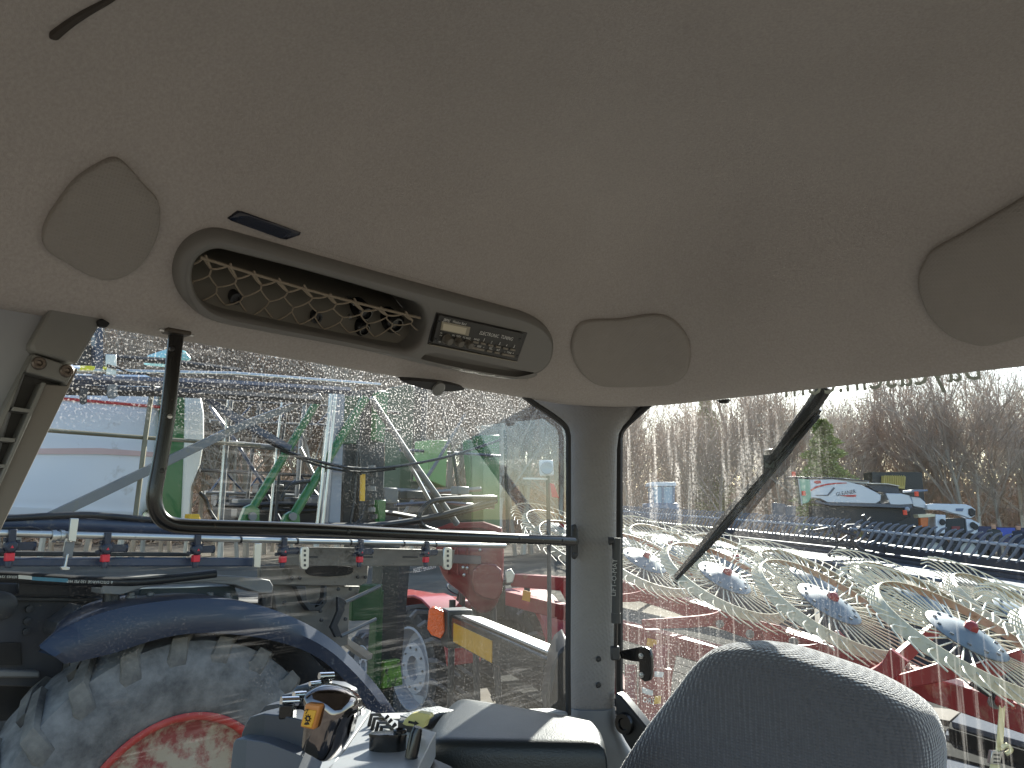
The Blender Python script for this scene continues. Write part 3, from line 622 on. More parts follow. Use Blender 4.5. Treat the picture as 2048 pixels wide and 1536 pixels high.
# ---- armrest
arm = thing('armrest', V((0.02, 1.15, EYE - 1.04)), 'dark green black padded armrest beside the control panel', 'armrest')
vin = M('armrest_vinyl', S(30, 36, 38), 0.38, var=0.08, scale=20, bump=0.12, bscale=420)
top = crom(pairs([898, 1410, 918, 1398, 950, 1400, 1060, 1418, 1170, 1439, 1193, 1447, 1205, 1468, 1206, 1484, 1190, 1490, 1020, 1488, 880, 1484, 860, 1478, 857, 1466, 875, 1436]), 4)
PT = pz(-0.30); acx = sum(p[0] for p in top) / len(top); acy = sum(p[1] for p in top) / len(top)
base = [on(x, y, PT) for x, y in top]; bc = sum(base, V()) / len(base)
def ar(s, dz): return [V((bc.x + (p.x - bc.x) * s, bc.y + (p.y - bc.y) * s, p.z + dz)) for p in base]
MB().loft([ar(0.88, -0.075), ar(0.985, -0.070), ar(1.02, -0.055), ar(1.03, -0.035), ar(1.02, -0.017), ar(1.0, -0.006), ar(0.95, 0.001), ar(0.8, 0.003), ar(0.4, 0.004), ar(0.03, 0.004)]).build('pad', vin, arm, smooth=True, angle=80)
MB().loft([ar(0.7, -0.74), ar(0.7, -0.20), ar(0.92, -0.077)]).build('support', dark, arm, 0.004)

# ================================================================== control panel and levers
ctl = thing('control_console', V((-0.2, 1.05, EYE - 1.04)), 'grey right hand control console with levers, switches and white panel', 'control console')
PP = pz(-0.275)
pan = M('panel_silver', S(146, 148, 150), 0.38, metal=0.0, var=0.05, scale=30, bump=0.05, bscale=700)
def panel(name, f, th, mat, lift=0.0, bevel=0.001): return MB().prism([on(x, y, PP) + Z * lift for x, y in pairs(f)], Z * -th).build(name, mat, ctl, bevel)
panel('panel', [690, 1396, 742, 1421, 690, 1497, 656, 1545, 636, 1545, 668, 1460], 0.03, pan)
panel('panel', [744, 1422, 803, 1444, 872, 1464, 832, 1545, 648, 1545, 692, 1498], 0.03, pan)
panel('side_wall', [634, 1402, 690, 1394, 872, 1462, 905, 1475, 860, 1560, 560, 1560], 0.70, dark, -0.034)
for f in ([707, 1412, 731, 1422, 722, 1430, 716, 1425, 704, 1420], [690, 1429, 714, 1437, 703, 1450, 686, 1441], [680, 1452, 694, 1459, 685, 1471, 674, 1466]):
    panel('switch', f, 0.01, black, 0.006)
panel('label_sticker', [757, 1440, 770, 1444, 775, 1441, 762, 1437], 0.002, dark, 0.0016, 0)
PV = pd(1.0)
# fan shaped lever guards, one behind the other
gd = M('lever_guard', S(58, 62, 70), 0.40, var=0.06, scale=20)
gl_ = M('guard_light', S(88, 92, 100), 0.4, var=0.05)
PA_ = lambda y: (V((0, y, EYE)), V((0.35, 1, 0)).normalized())
tp('housing', [458, 1560, 466, 1487, 472, 1478, 490, 1478, 530, 1484, 583, 1504, 645, 1532, 660, 1560], PA_(1.005), 0.10, gl_, ctl, 0.008)
tp('lever_guard', [480, 1520, 483, 1466, 492, 1445, 500, 1434, 528, 1427, 570, 1432, 608, 1441, 616, 1520], PA_(1.03), 0.04, gd, ctl, 0.006)
tp('lever_guard', [512, 1440, 520, 1424, 532, 1411, 555, 1408, 580, 1409, 610, 1412, 614, 1470, 512, 1470], PA_(1.09), 0.03, gd, ctl, 0.005)
tp('lever_guard', [545, 1415, 553, 1400, 563, 1391, 584, 1388, 610, 1396, 618, 1430, 545, 1430], PA_(1.13), 0.03, gd, ctl, 0.005)
tp('lever_guard', [575, 1400, 581, 1385, 592, 1373, 620, 1368, 666, 1373, 690, 1386, 697, 1420, 680, 1428, 575, 1428], PA_(1.17), 0.04, gd, ctl, 0.006)
def thumb(x, y, w, h, d):
    pl = PA_(d); c = on(x, y, pl)
    MB().box(c - Z * 0.006, (V((1, 0, 0)), V((0, 1, 0)), Z), (w * 0.42, 0.010, h * 0.55)).build('lever_stem', black, ctl, 0.002)
    MB().tube([c + V((-w * 0.35, -0.006, h * 0.42)), c + V((w * 0.5, 0.008, h * 0.30))], h * 0.36, 12).build('lever_cap', chrome, ctl, smooth=True)
thumb(576, 1412, 0.024, 0.018, 1.04); thumb(650, 1360, 0.022, 0.016, 1.15); thumb(597, 1397, 0.016, 0.014, 1.09); thumb(628, 1372, 0.014, 0.010, 1.12)
# glossy joystick handle with the amber rocker
jm = M('joystick_gloss', S(112, 108, 108), 0.07, metal=1.0, var=0.1, scale=12)
jp = crom(pairs([606, 1388, 616, 1380, 630, 1377, 650, 1382, 668, 1393, 682, 1410, 686, 1430, 680, 1448, 672, 1466, 662, 1500, 648, 1524, 640, 1528, 625, 1520, 604, 1506, 604, 1480, 608, 1440, 608, 1410]), 4)
PJ = PA_(0.80); jx = sum(p[0] for p in jp) / len(jp); jy = sum(p[1] for p in jp) / len(jp); aw = away(PJ)
MB().loft([[on(jx + (x - jx) * s, jy + (y - jy) * s, PJ) + aw * h for x, y in jp] for s, h in ((0.8, 0.05), (1.0, 0.03), (1.02, 0.015), (0.96, 0.003), (0.85, -0.004), (0.5, -0.006), (0.05, -0.006))]).build('joystick', jm, ctl, smooth=True, angle=80)
amb = M('rocker_amber', S(196, 128, 66), 0.4, var=0.1, scale=30); yel = M('rocker_yellow', S(214, 160, 44), 0.45, var=0.08)
rk = tp('rocker_switch', [625, 1401, 654, 1404, 641, 1454, 614, 1448], PJ, 0.014, amb, ctl, 0.002, lift=0.0135)
tp('rocker_label', [626, 1412, 648, 1415, 638, 1449, 618, 1445], PJ, 0.002, yel, rk, 0.0006, lift=0.0148)
lettering('rocker_mark', '>', (629, 1424), (636, 1418), PJ, black, rk, 0.9, 0.0152)
c = on(632, 1430, PJ) - aw * 0.0150
mk = MB(); mk.lathe(c, -aw, [(0, 0.0016), (0.0006, 0.0016), (0.0006, 0.0030), (0, 0.0030)], 12, close=True)
for k in range(8):
    u_, w_ = frame(aw); e = u_ * math.cos(k * math.pi / 4) + w_ * math.sin(k * math.pi / 4); mk.tube([c + e * 0.003, c + e * 0.0042], 0.0005, 4)
mk.build('rocker_mark', black, rk)
tp('rocker_mark', [624, 1441, 628, 1437, 633, 1438, 635, 1442, 628, 1443], PJ, 0.001, black, rk, 0, lift=0.0154)
# black levers on the white panel
mbk = MB()
for i, (x, y) in enumerate(((738, 1452), (744, 1460), (751, 1469), (758, 1478))):
    p = on(x, y, PP); lv = MB().tube([p, p + Z * 0.014 + V((0.003, 0, 0)), p + Z * 0.013 + V((0.012, 0.006, 0)), p + Z * 0.005 + V((0.018, 0.009, 0)), p + Z * 0.010 + V((0.024, 0.012, 0))], 0.0026, 7).build('small_lever', black, ctl, smooth=True)
p = on(775, 1500, PP)
kn = MB().loft([[p + V((0.022 * math.cos(t) * sx, 0.010 * math.sin(t), h)) for t in [2 * math.pi * k / 16 for k in range(16)]] for sx, h in ((1.0, 0.0), (1.0, 0.014), (1.05, 0.017), (1.0, 0.019), (0.1, 0.0195))]).build('selector_knob', black, ctl, smooth=True, angle=40)
MB().lathe(p + V((0.014, 0.002, 0.018)), Z, [(0, 0.008), (0.004, 0.008), (0.005, 0.0065), (0.003, 0.005), (0.003, 0.0003)], 14).build('knob_cap', black, ctl, smooth=True)
p = on(822, 1516, PP); MB().tube([p, p + V((0.005, 0.002, 0.026)), p + V((0.007, 0.002, 0.033))], [0.0075, 0.007, 0.005], 12).build('round_lever', black, ctl, smooth=True)
ylm = M('lever_yellow', S(206, 196, 128), 0.5, var=0.06)
PY = PA_(0.985)
yl = tp('hand_lever', [804, 1448, 810, 1438, 822, 1428, 836, 1425, 858, 1429, 861, 1436, 852, 1443, 848, 1455, 838, 1459, 824, 1453, 812, 1452], PY, 0.012, ylm, ctl, 0.003)
tp('arrow', [818, 1441, 830, 1444, 831, 1441, 838, 1447, 829, 1451, 829, 1448, 817, 1446], PY, 0.001, black, yl, 0, lift=0.0012)
panel('lever_base', [800, 1452, 845, 1462, 840, 1474, 795, 1460], 0.02, dark, 0.012, 0.002)
panel('label_sticker', [808, 1465, 826, 1470, 822, 1477, 804, 1472], 0.002, white_p, 0.0018, 0)
tp('window_duct', [830, 1440, 880, 1424, 912, 1420, 905, 1440, 860, 1460], pb(0.1), 0.04, M('duct_grey', S(96, 100, 104), 0.5, bump=0.3, bscale=300), root, 0.006)

# ---- our own tractor's side marker lamp and fender edge, outside the side window
mk_ = thing('marker_lamp', V((-0.1, 2.6, EYE - 0.5)), 'orange marker lamp on a black bar with a yellow reflector outside the side window', 'marker lamp')
TZ = pz(-0.375)
e0 = on(1112, 1322, TZ); e1 = on(898, 1228, TZ); dr = (e1 - e0).normalized(); sdv = dr.cross(Z).normalized()
sdv = -sdv if sdv.x > 0 else sdv
barm = M('bar_black', S(30, 29, 28), 0.22, var=0.1, scale=20)
MB().box((e0 + e1) / 2 - sdv * 0.045 - Z * 0.05, (dr, sdv, Z), ((e1 - e0).length / 2, 0.045, 0.05)).build('bar', barm, mk_, 0.008)
MB().box(e0 + dr * ((e1 - e0).length * 0.44) - sdv * 0.045 + Z * 0.004, (dr, (sdv + Z * 0.14).normalized(), (Z - sdv * 0.14).normalized()), ((e1 - e0).length * 0.42, 0.040, 0.004)).build('glare_strip', M('glare_metal', S(206, 204, 198), 0.42, metal=0.9, var=0.1), mk_, 0.002)  # silver strip added and tilted to imitate glare on the black bar
q0 = e0 + dr * ((e1 - e0).length * 0.50); q1 = e0 + dr * ((e1 - e0).length * 0.93)
MB().box((q0 + q1) / 2 + sdv * 0.001 - Z * 0.058, (dr, sdv, Z), ((q1 - q0).length / 2, 0.002, 0.034)).build('reflector', M('reflector_yellow', S(206, 150, 20), 0.4, var=0.12, scale=30), mk_, 0.001)
hs = e1 + dr * 0.03
MB().box(hs - sdv * 0.04 - Z * 0.055, (dr, sdv, Z), (0.05, 0.05, 0.07)).build('lamp_housing', dark, mk_, 0.006)
lc = on(872, 1246, pd((hs).y - 0.03)); lensm = M('amber_lens', S(236, 92, 10), 0.18, var=0.25, scale=90, bump=0.5, bscale=120, coat=0.4)
tp('lens', [857, 1219, 866, 1214, 888, 1224, 890, 1262, 882, 1278, 862, 1270, 854, 1258], pd(hs.y - 0.02), 0.05, lensm, mk_, 0.006)
tag(tp('rear_fender_edge', [1138, 1285, 1120, 1300, 1104, 1335, 1094, 1390, 1090, 1440, 1140, 1440], pd(1.95), 0.25, M('fender_dark', S(44, 38, 34), 0.5, var=0.2), None, 0.01), 'dark curved edge of the tractor rear fender beside the pillar', 'fender')
# ================================================================== yard and wood
def ground_mat():
    m = M('gravel', S(118, 112, 102), 0.95, var=0.28, scale=0.35, bump=0.7, bscale=22, spec=0.08, dirt=S(98, 93, 86), dscale=0.22, dthr=0.5)
    return m
g = MB().add([V((-450, -450, 0)), V((450, -450, 0)), V((450, 600, 0)), V((-450, 600, 0))], [(0, 1, 2, 3)]).build('ground', ground_mat()); tag(g, 'pale gravel yard', 'ground', kind='structure')

barkm = M('bark_grey', S(172, 160, 146), 0.9, var=0.3, scale=3)
barkp = M('bark_pale', S(212, 204, 190), 0.9, var=0.25, scale=3)
twigm = M('twig_brown', S(170, 154, 141), 0.95, var=0.35, scale=1.5)
def tree_segments(rng, h, lean=0.05, spread=0.55, depth=5):
    tr, tw = [], []
    def grow(p, d, l, r, lv):
        n = 3 if lv < 2 else 2; q = p; dd = d.copy()
        for i in range(n):
            dd = (dd + V((rng.uniform(-1, 1), rng.uniform(-1, 1), rng.uniform(-0.3, 0.7))) * (0.10 if lv == 0 else 0.22)).normalized()
            q2 = q + dd * (l / n); (tr if lv == 0 else tw).append((q, q2, r * (1 - 0.35 * i / n), r * (1 - 0.35 * (i + 1) / n))); 
            if lv < depth and (lv > 0 or i > 0):
                for _ in range(rng.choice((1, 2)) if lv else 3):
                    a = rng.uniform(0, 6.28); sp = rng.uniform(0.4, 1.0) * spread
                    u, w = frame(dd); nd = (dd + (u * math.cos(a) + w * math.sin(a)) * sp + V((0, 0, 0.18))).normalized()
                    grow(q + (q2 - q) * rng.random(), nd, l * rng.uniform(0.5, 0.72), max(0.010, r * 0.48), lv + 1)
            q = q2
        if lv < depth: grow(q, dd, l * 0.62, max(0.010, r * 0.6), lv + 1)
    grow(V((0, 0, -0.2)), V((rng.uniform(-lean, lean), rng.uniform(-lean, lean), 1)).normalized(), h * 0.52, h * 0.010 + 0.02, 0)
    return tr, tw
def segmesh(name, segs, mat, n=3):
    mb = MB()
    for p, q, r0, r1 in segs:
        u, w = frame(q - p)
        vs = [p + (u * math.cos(t) + w * math.sin(t)) * r0 for t in [2 * math.pi * k / n for k in range(n)]] + [q + (u * math.cos(t) + w * math.sin(t)) * r1 for t in [2 * math.pi * k / n for k in range(n)]]
        mb.add(vs, [(k, (k + 1) % n, n + (k + 1) % n, n + k) for k in range(n)])
    me = bpy.data.meshes.new(name); me.from_pydata([tuple(v) for v in mb.v], [], mb.f); me.materials.append(mat); return me
protos = []
rng = random.Random(11)
for i in range(5):
    tr, tw = tree_segments(rng, 12, 0.08, 0.85 + 0.1 * i)
    protos.append((segmesh('trunk', tr, barkp if i in (1, 3) else barkm, 6), segmesh('crown', tw, twigm if i not in (1, 3) else M('twig_pale', S(190, 177, 164), 0.95, var=0.3, scale=1.5))))
def place_tree(i, x, y, s, rz, label):
    r = thing('bare_tree', V((x, y, 0)), label, 'tree', 'bare trees of the wood behind the machines')
    for nm, me in zip(('trunk', 'crown'), protos[i]):
        o = bpy.data.objects.new(nm, me); COL.objects.link(o); o.parent = r
    r.scale = (s * rng.uniform(0.8, 1.1), s * rng.uniform(0.8, 1.1), s); r.rotation_euler = (0, 0, rz); return r
for k in range(96):
    az = math.radians(-38 + 80 * (k + rng.uniform(0.1, 0.9)) / 96); d = rng.uniform(60, 76) if az > 0.1 else rng.uniform(46, 60)
    pale = rng.random() < 0.35
    i = rng.choice((1, 3)) if pale else rng.choice((0, 2, 4))
    place_tree(i, d * math.sin(az), d * math.cos(az), rng.uniform(0.78, 1.22) * (1.0 if az > 0.1 else 1.35), rng.uniform(0, 6.28),
               'pale barked bare tree at the front of the wood' if pale else 'grey brown bare tree at the front of the wood')
# the thicket behind reads as one mass
segs = []
for k in range(70000):
    az = math.radians(rng.uniform(-42, 45)); d = rng.uniform(70, 96); h = rng.uniform(0, 1) ** 0.85 * (11.4 + 0.9 * math.sin(az * 23) + 0.8 * math.sin(az * 61 + 1) + (8.0 if az < 0.08 else 0))
    p = V((d * math.sin(az), d * math.cos(az), h)); l = rng.uniform(0.7, 2.4)
    dr_ = V((rng.uniform(-0.6, 0.6), rng.uniform(-0.5, 0.5), rng.uniform(0.2, 1.0))).normalized()
    r = rng.uniform(0.018, 0.05) * max(0.4, 1.25 - h / 14); segs.append((p, p + dr_ * l, r, r * 0.5))
for k in range(9000):
    az = math.radians(rng.uniform(-42, 45)); d = rng.uniform(78, 98); h = rng.uniform(0, 5.5)
    p = V((d * math.sin(az), d * math.cos(az), h)); a = rng.uniform(0, 6.28)
    segs.append((p, p + V((math.cos(a), math.sin(a) * 0.4, rng.uniform(-0.2, 0.8))) * rng.uniform(0.8, 2), rng.uniform(0.12, 0.22), 0.05))
me = segmesh('thicket', segs, M('thicket_brown', S(166, 150, 137), 0.95, var=0.4, scale=0.6)); o = bpy.data.objects.new('thicket', me); COL.objects.link(o)
tag(o, 'brown leafless thicket closing off the yard', 'thicket', kind='stuff')
# low wooded bank closing the view beyond the thicket
mb = MB(); rg_ = []
for h0, d0 in ((0, 96), (3.6, 101), (5.6, 108), (6.4, 122), (0, 160)):
    rg_.append([V((d0 * math.sin(a), d0 * math.cos(a), max(-0.3, h0 + (0.9 * math.sin(a * 31) + 0.7 * math.sin(a * 77 + 2)) * (h0 > 0) + (4.0 * h0 / 6 if a < 0.08 else 0)))) for a in [math.radians(-60 + 125 * k / 240) for k in range(241)]])
tag(mb.loft(rg_, False, False, closed=False).build('wooded_bank', M('bank_brown', S(140, 125, 113), 0.98, var=0.45, scale=0.5, bump=1.0, bscale=2.0), None, smooth=True), 'brown wooded bank behind the thicket', 'bank', kind='structure')
# one pine stands in front of the bare trees
def pine(loc, h, w, label):
    r = thing('pine_tree', loc, label, 'tree')
    MB().tube([loc, loc + Z * h * 0.5, loc + Z * h * 0.97], [0.14, 0.09, 0.02], 8).build('trunk', barkm, r, smooth=True)
    mb = MB(); rg = random.Random(5)
    for k in range(11000):
        t = rg.random() ** 0.75; hh = h * (0.16 + 0.84 * t); lobes = 0.72 + 0.28 * math.sin(hh * 5.1 + 2.2 * math.sin(hh * 1.7)); rad = w * (1 - t) ** 0.75 * lobes + 0.12
        a = rg.uniform(0, 6.28); rad *= (0.85 + 0.25 * math.sin(a * 3 + hh * 2)) * rg.uniform(0.35, 1.0) ** 0.6
        c = loc + V((rad * math.cos(a), rad * math.sin(a), hh - rad * 0.12))
        e = V((math.cos(a) + rg.uniform(-0.7, 0.7), math.sin(a) + rg.uniform(-0.7, 0.7), rg.uniform(-0.2, 0.7))).normalized() * rg.uniform(0.16, 0.34)
        s_ = e.cross(V((rg.uniform(-1, 1), rg.uniform(-1, 1), rg.uniform(-1, 1)))).normalized() * 0.06
        mb.add([c - s_, c + s_, c + e], [(0, 1, 2)])
    mb.build('crown', M('pine_needles', S(142, 152, 84), 0.8, var=0.45, scale=1.2), r)
pc_ = on(1655, 1010, pd(52)); pine(V((pc_.x, 52, 0)), 2.6 + (1030 - 842) / F * 52, 3.4, 'bushy green pine in front of the bare wood behind the wiper')
pc_ = on(1420, 1000, pd(66)); pine(V((pc_.x, 66, 0)), 2.6 + (1030 - 790) / F * 66, 2.6, 'tall dark pine among bare trees left of the wiper')

# ================================================================== sprayer parked alongside
navy = M('navy_paint', S(52, 62, 82), 0.38, var=0.15, scale=6, dirt=S(120, 116, 108), dscale=14, dthr=0.68)
fend = M('fender_navy', S(40, 48, 64), 0.34, var=0.15, scale=5, dirt=S(110, 112, 116), dscale=18, dthr=0.70)
dkst = M('dark_steel', S(46, 46, 48), 0.5, var=0.25, scale=10, dirt=S(96, 90, 80), dscale=20, dthr=0.64)
grst = M('grey_steel', S(112, 112, 112), 0.45, metal=0.2, var=0.15, scale=8, dirt=S(132, 126, 114), dscale=12, dthr=0.6)
brst = M('brown_steel', S(112, 106, 98), 0.5, metal=0.1, var=0.12, scale=5, dirt=S(84, 78, 70), dscale=9, dthr=0.62)
alu = M('aluminium', S(198, 196, 190), 0.32, metal=0.85, var=0.1, scale=12, dirt=S(130, 124, 114), dscale=25, dthr=0.68)
green = M('green_paint', S(34, 100, 46), 0.32, var=0.12, scale=4, coat=0.3, dirt=S(90, 110, 80), dscale=10, dthr=0.72)
greend = M('green_dark', S(32, 74, 38), 0.4, var=0.18, scale=4)
tankm = M('tank_white', S(216, 220, 228), 0.35, var=0.05, scale=2, dirt=S(170, 166, 160), dscale=4, dthr=0.68)
redp = M('red_paint', S(186, 32, 38), 0.38, var=0.15, scale=5, dirt=S(150, 112, 96), dscale=10, dthr=0.68)
redtip = M('nozzle_red', S(214, 44, 56), 0.45, var=0.1)
hose = M('hose_black', S(26, 27, 30), 0.42, var=0.2, scale=30)
yelp = M('yellow_plastic', S(222, 172, 40), 0.45, var=0.1)
spr = thing('sprayer', V((-2.6, 5.6, 0)), 'tall field sprayer with white tank, folded booms, navy fender and red wheel', 'sprayer')
q = lambda b: pb(b)
# tank: a rounded body
PT_ = pb(-4.35); tk = crom(pairs([-700, 740, -300, 700, 100, 718, 240, 735, 322, 752, 338, 800, 338, 900, 330, 985, 300, 1030, 240, 1045, -300, 1060, -700, 1060]), 4)
cx = sum(p[0] for p in tk) / len(tk); cy = sum(p[1] for p in tk) / len(tk); rings = []
for s, h in ((0.9, 0.0), (0.96, 0.03), (0.99, 0.10), (1.0, 0.22), (1.0, 1.5), (0.97, 1.65), (0.9, 1.7)): rings.append([on(cx + (x - cx) * s, cy + (y - cy) * s, PT_) - L * h for x, y in tk])
MB().loft(rings).build('tank', tankm, spr, smooth=True, angle=70)
tp('stripe', [-300, 762, 100, 792, 330, 812, 330, 817, 100, 798, -300, 768], pb(-4.34), 0.02, redp, spr)
tp('stripe', [-100, 898, 200, 896, 320, 905, 320, 914, 200, 908, -100, 908], pb(-4.34), 0.02, M('stripe_faded', S(204, 176, 174), 0.5), spr)
tp('tank_end_panel', [328, 786, 372, 790, 368, 1045, 316, 1045], pb(-4.30), 0.25, green, spr, 0.01)
tp('tank_end_cowl', [372, 788, 392, 786, 404, 792, 410, 830, 410, 880, 402, 930, 384, 975, 380, 1045, 364, 1045, 370, 900], pb(-4.28), 0.3, M('cowl_white', S(226, 224, 216), 0.4, var=0.05), spr, 0.02)
tp('tank_lid', [340, 694, 372, 700, 384, 716, 384, 722, 330, 716], pb(-4.5), 0.4, M('lid_teal', S(120, 176, 178), 0.3), spr, 0.02)
# upper boom fold
tt('boom_tube', [-200, 742, 150, 760, 420, 766, 700, 782], pb(-3.7), 0.028, navy, spr, 4)
tt('boom_tube', [-200, 768, 140, 780, 330, 784, 640, 800], pb(-3.75), 0.030, dkst, spr, 4)
tt('spray_pipe', [-200, 732, 150, 742, 470, 748, 760, 770], pb(-3.66), 0.016, alu, spr, 8)
tp('boom_post', [190, 655, 206, 655, 207, 760, 191, 760], pb(-3.72), 0.06, navy, spr, 0.004)
tp('boom_plate', [150, 690, 190, 692, 190, 700, 180, 730, 148, 730], pb(-3.78), 0.03, dkst, spr, 0.004)
tp('bracket', [212, 708, 233, 709, 233, 751, 212, 750], pb(-3.64), 0.02, alu, spr, 0.003)
tp('bracket', [216, 768, 235, 769, 236, 793, 229, 797, 218, 796, 215, 788], pb(-3.64), 0.02, grst, spr, 0.004)
tp('bracket', [160, 776, 176, 778, 174, 806, 168, 809, 162, 806], pb(-3.64), 0.02, dkst, spr, 0.003)
tt('boom_tube', [180, 712, 330, 722, 480, 742], pb(-3.9), 0.022, dkst, spr, 6)
tp('marker_tape', [161, 731, 190, 732, 190, 739, 161, 739], pb(-3.63), 0.012, M('tape_yellow', S(222, 216, 40), 0.5), spr, 0.002)
tp('marker_tape', [207, 733, 214, 733, 214, 739, 207, 739], pb(-3.63), 0.012, M('tape_yellow'), spr, 0.002)
tt('hose', [214, 730, 240, 737, 262, 746, 300, 748], pb(-3.62), 0.007, hose, spr, 6, 4)
# cage rods
tt('cage_rod', [306, 766, 290, 880, 270, 1040], pb(-3.95), 0.015, M('rod_khaki', S(118, 112, 92), 0.5), spr, 6)
tt('cage_rod', [60, 858, 300, 876, 520, 892], pb(-3.97), 0.014, M('rod_khaki'), spr, 6)
tt('cage_rod', [330, 760, 322, 800], pb(-3.95), 0.015, M('rod_khaki'), spr, 6)
# rear boom frame: diagonals, uprights, hydraulic rams
tp('diagonal_brace', [85, 1032, 480, 845, 640, 786, 646, 796, 485, 860, 110, 1042], pb(-3.86), 0.05, grst, spr, 0.003)
tp('diagonal_brace', [392, 784, 402, 784, 585, 892, 582, 902, 470, 845], pb(-3.92), 0.04, navy, spr, 0.003)
for f, r, mt in (([566, 788, 553, 900, 540, 1045], 0.010, alu), ([576, 790, 562, 900, 550, 1045], 0.012, dkst), ([457, 796, 448, 900, 437, 1045], 0.010, alu), ([464, 800, 454, 900, 444, 1045], 0.010, grst)):
    tt('upright_rod', f, pb(-4.1), r, mt, spr, 6)
tt('upright_rod', [662, 788, 650, 905, 634, 1050], pb(-4.0), 0.013, alu, spr, 8)
tt('upright_rod', [671, 788, 660, 905, 645, 1050], pb(-4.0), 0.013, alu, spr, 8)
tp('mast_post', [674, 782, 690, 782, 680, 1060, 656, 1060], pb(-4.08), 0.12, M('mast_grey', S(138, 142, 150), 0.4, var=0.08), spr, 0.01)
for f, r in (([634, 804, 504, 1018], 0.030), ([731, 796, 586, 1032], 0.036)):
    tt('ram', f, pb(-4.05), r, green, spr, 10)
for f in ([478, 1050, 492, 1014, 506, 1008, 520, 1018, 520, 1050], [562, 1055, 572, 1030, 584, 1022, 600, 1030, 602, 1055]):
    tp('ram_bracket', f, pb(-4.0), 0.05, green, spr, 0.008)
    xx = sum(f[0::2]) / len(f[0::2]); c = on(xx, 1033, pb(-3.995)); MB().lathe(c, L, [(0, 0.03), (0.02, 0.03), (0.02, 0.0005)], 12).build('pin', grst, spr)
tp('mast_plate', [688, 792, 720, 792, 720, 888, 682, 888], pb(-4.2), 0.05, greend, spr, 0.006)
tp('mast_column', [722, 780, 772, 780, 764, 1100, 716, 1100], pb(-4.35), 0.2, dkst, spr, 0.01)
tp('mast_column', [756, 784, 778, 784, 768, 885, 752, 880], pb(-4.25), 0.08, green, spr, 0.006)
tp('mast_column', [756, 1000, 772, 1000, 770, 1060, 760, 1060], pb(-4.25), 0.06, green, spr, 0.006)
tt('mast_tube', [742, 796, 830, 930, 914, 1048], pb(-4.1), 0.028, grst, spr, 8)
tt('mast_tube', [820, 930, 876, 1032], pb(-4.3), 0.018, alu, spr, 6)
tt('mast_tube', [600, 895, 640, 975, 660, 1010], pb(-4.5), 0.015, alu, spr, 6)
tt('cross_tube', [445, 886, 560, 896, 590, 898], pb(-4.2), 0.022, grst, spr, 8)
tt('sagging_hose', [395, 786, 480, 846, 560, 896, 640, 924, 720, 937, 800, 932, 900, 912, 1000, 880], pb(-3.98), 0.013, hose, spr, 6, 5)
tt('sagging_hose', [560, 900, 640, 932, 720, 944, 790, 938], pb(-3.99), 0.009, hose, spr, 6, 5)
tp('tall_post', [968, 870, 999, 870, 1000, 1090, 966, 1090], pb(-5.4), 0.2, green, spr, 0.01)
tp('tall_post', [936, 880, 950, 880, 958, 985, 946, 990], pb(-5.6), 0.1, green, spr, 0.01)
tp('mast_box', [860, 880, 896, 880, 892, 975, 856, 960], pb(-5.2), 0.25, M('green_light', S(108, 148, 84), 0.4, var=0.1), spr, 0.01)
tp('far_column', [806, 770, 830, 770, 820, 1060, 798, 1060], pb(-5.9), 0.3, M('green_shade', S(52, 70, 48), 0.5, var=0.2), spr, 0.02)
tp('far_column', [846, 770, 858, 770, 846, 1060, 836, 1060], pb(-5.9), 0.2, dkst, spr, 0.02)
for i_, (f, r, b_) in enumerate((([420, 800, 640, 812, 800, 826], 0.018, -4.9), ([420, 842, 640, 850, 800, 862], 0.016, -4.9), ([430, 800, 470, 846, 510, 804, 550, 848, 590, 808, 630, 852, 670, 814, 710, 856], 0.010, -4.9),
        ([400, 940, 560, 948, 700, 956], 0.015, -4.9), ([410, 985, 560, 990, 700, 996], 0.018, -4.9), ([420, 985, 450, 944, 490, 988, 520, 948, 560, 990, 600, 952, 640, 994], 0.010, -4.9), ([520, 800, 505, 900, 490, 1040], 0.016, -4.7), ([610, 800, 600, 900, 590, 1040], 0.02, -4.8),
        ([420, 812, 470, 880, 520, 960, 560, 1040], 0.014, -4.6), ([880, 800, 905, 900, 925, 1030], 0.02, -5.2), ([930, 830, 870, 930, 800, 1040], 0.018, -5.0), ([800, 900, 900, 905, 1000, 912], 0.018, -5.3), ([1010, 860, 1014, 1000, 1016, 1090], 0.025, -5.6),
        ([780, 980, 860, 985, 960, 978], 0.03, -5.1), ([790, 1010, 880, 1004, 970, 1012], 0.022, -4.9), ([690, 1020, 780, 1026, 860, 1040], 0.025, -4.6))):
    tt('lattice_tube', f, pb(b_), r, (dkst, grst, navy)[i_ % 3], spr, 6)
for i_ in range(12):
    x_ = 440 + 48 * i_; c = on(x_, 1000 + 22 * math.sin(i_ * 2.3), pb(-4.5)); MB().box(c, (R, L, Z), (0.05 + 0.03 * (i_ % 3), 0.05, 0.04 + 0.03 * (i_ % 2))).build('fitting', (dkst, grst, hose)[i_ % 3], spr, 0.01)
tp('far_column', [690, 990, 800, 1000, 800, 1080, 690, 1080], pb(-5.5), 0.3, dkst, spr, 0.02)
tp('darkening_block', [470, 992, 700, 996, 700, 1062, 470, 1056], pb(-5.0), 0.4, M('block_dark', S(34, 35, 37), 0.6, var=0.3), spr, 0.02)  # dark mass added to darken the middle of the sprayer
tp('side_tank', [560, 960, 640, 964, 640, 1000, 560, 996], pb(-5.1), 0.3, dkst, spr, 0.03)
tp('mast_shade_plate', [690, 888, 720, 888, 716, 1050, 686, 1050], pb(-4.4), 0.1, M('block_dark'), spr, 0.01)  # dark plate put in for the shade behind the mast
tp('rear_block', [790, 985, 960, 990, 960, 1062, 790, 1060], pb(-5.7), 0.3, M('block_dark'), spr, 0.03)
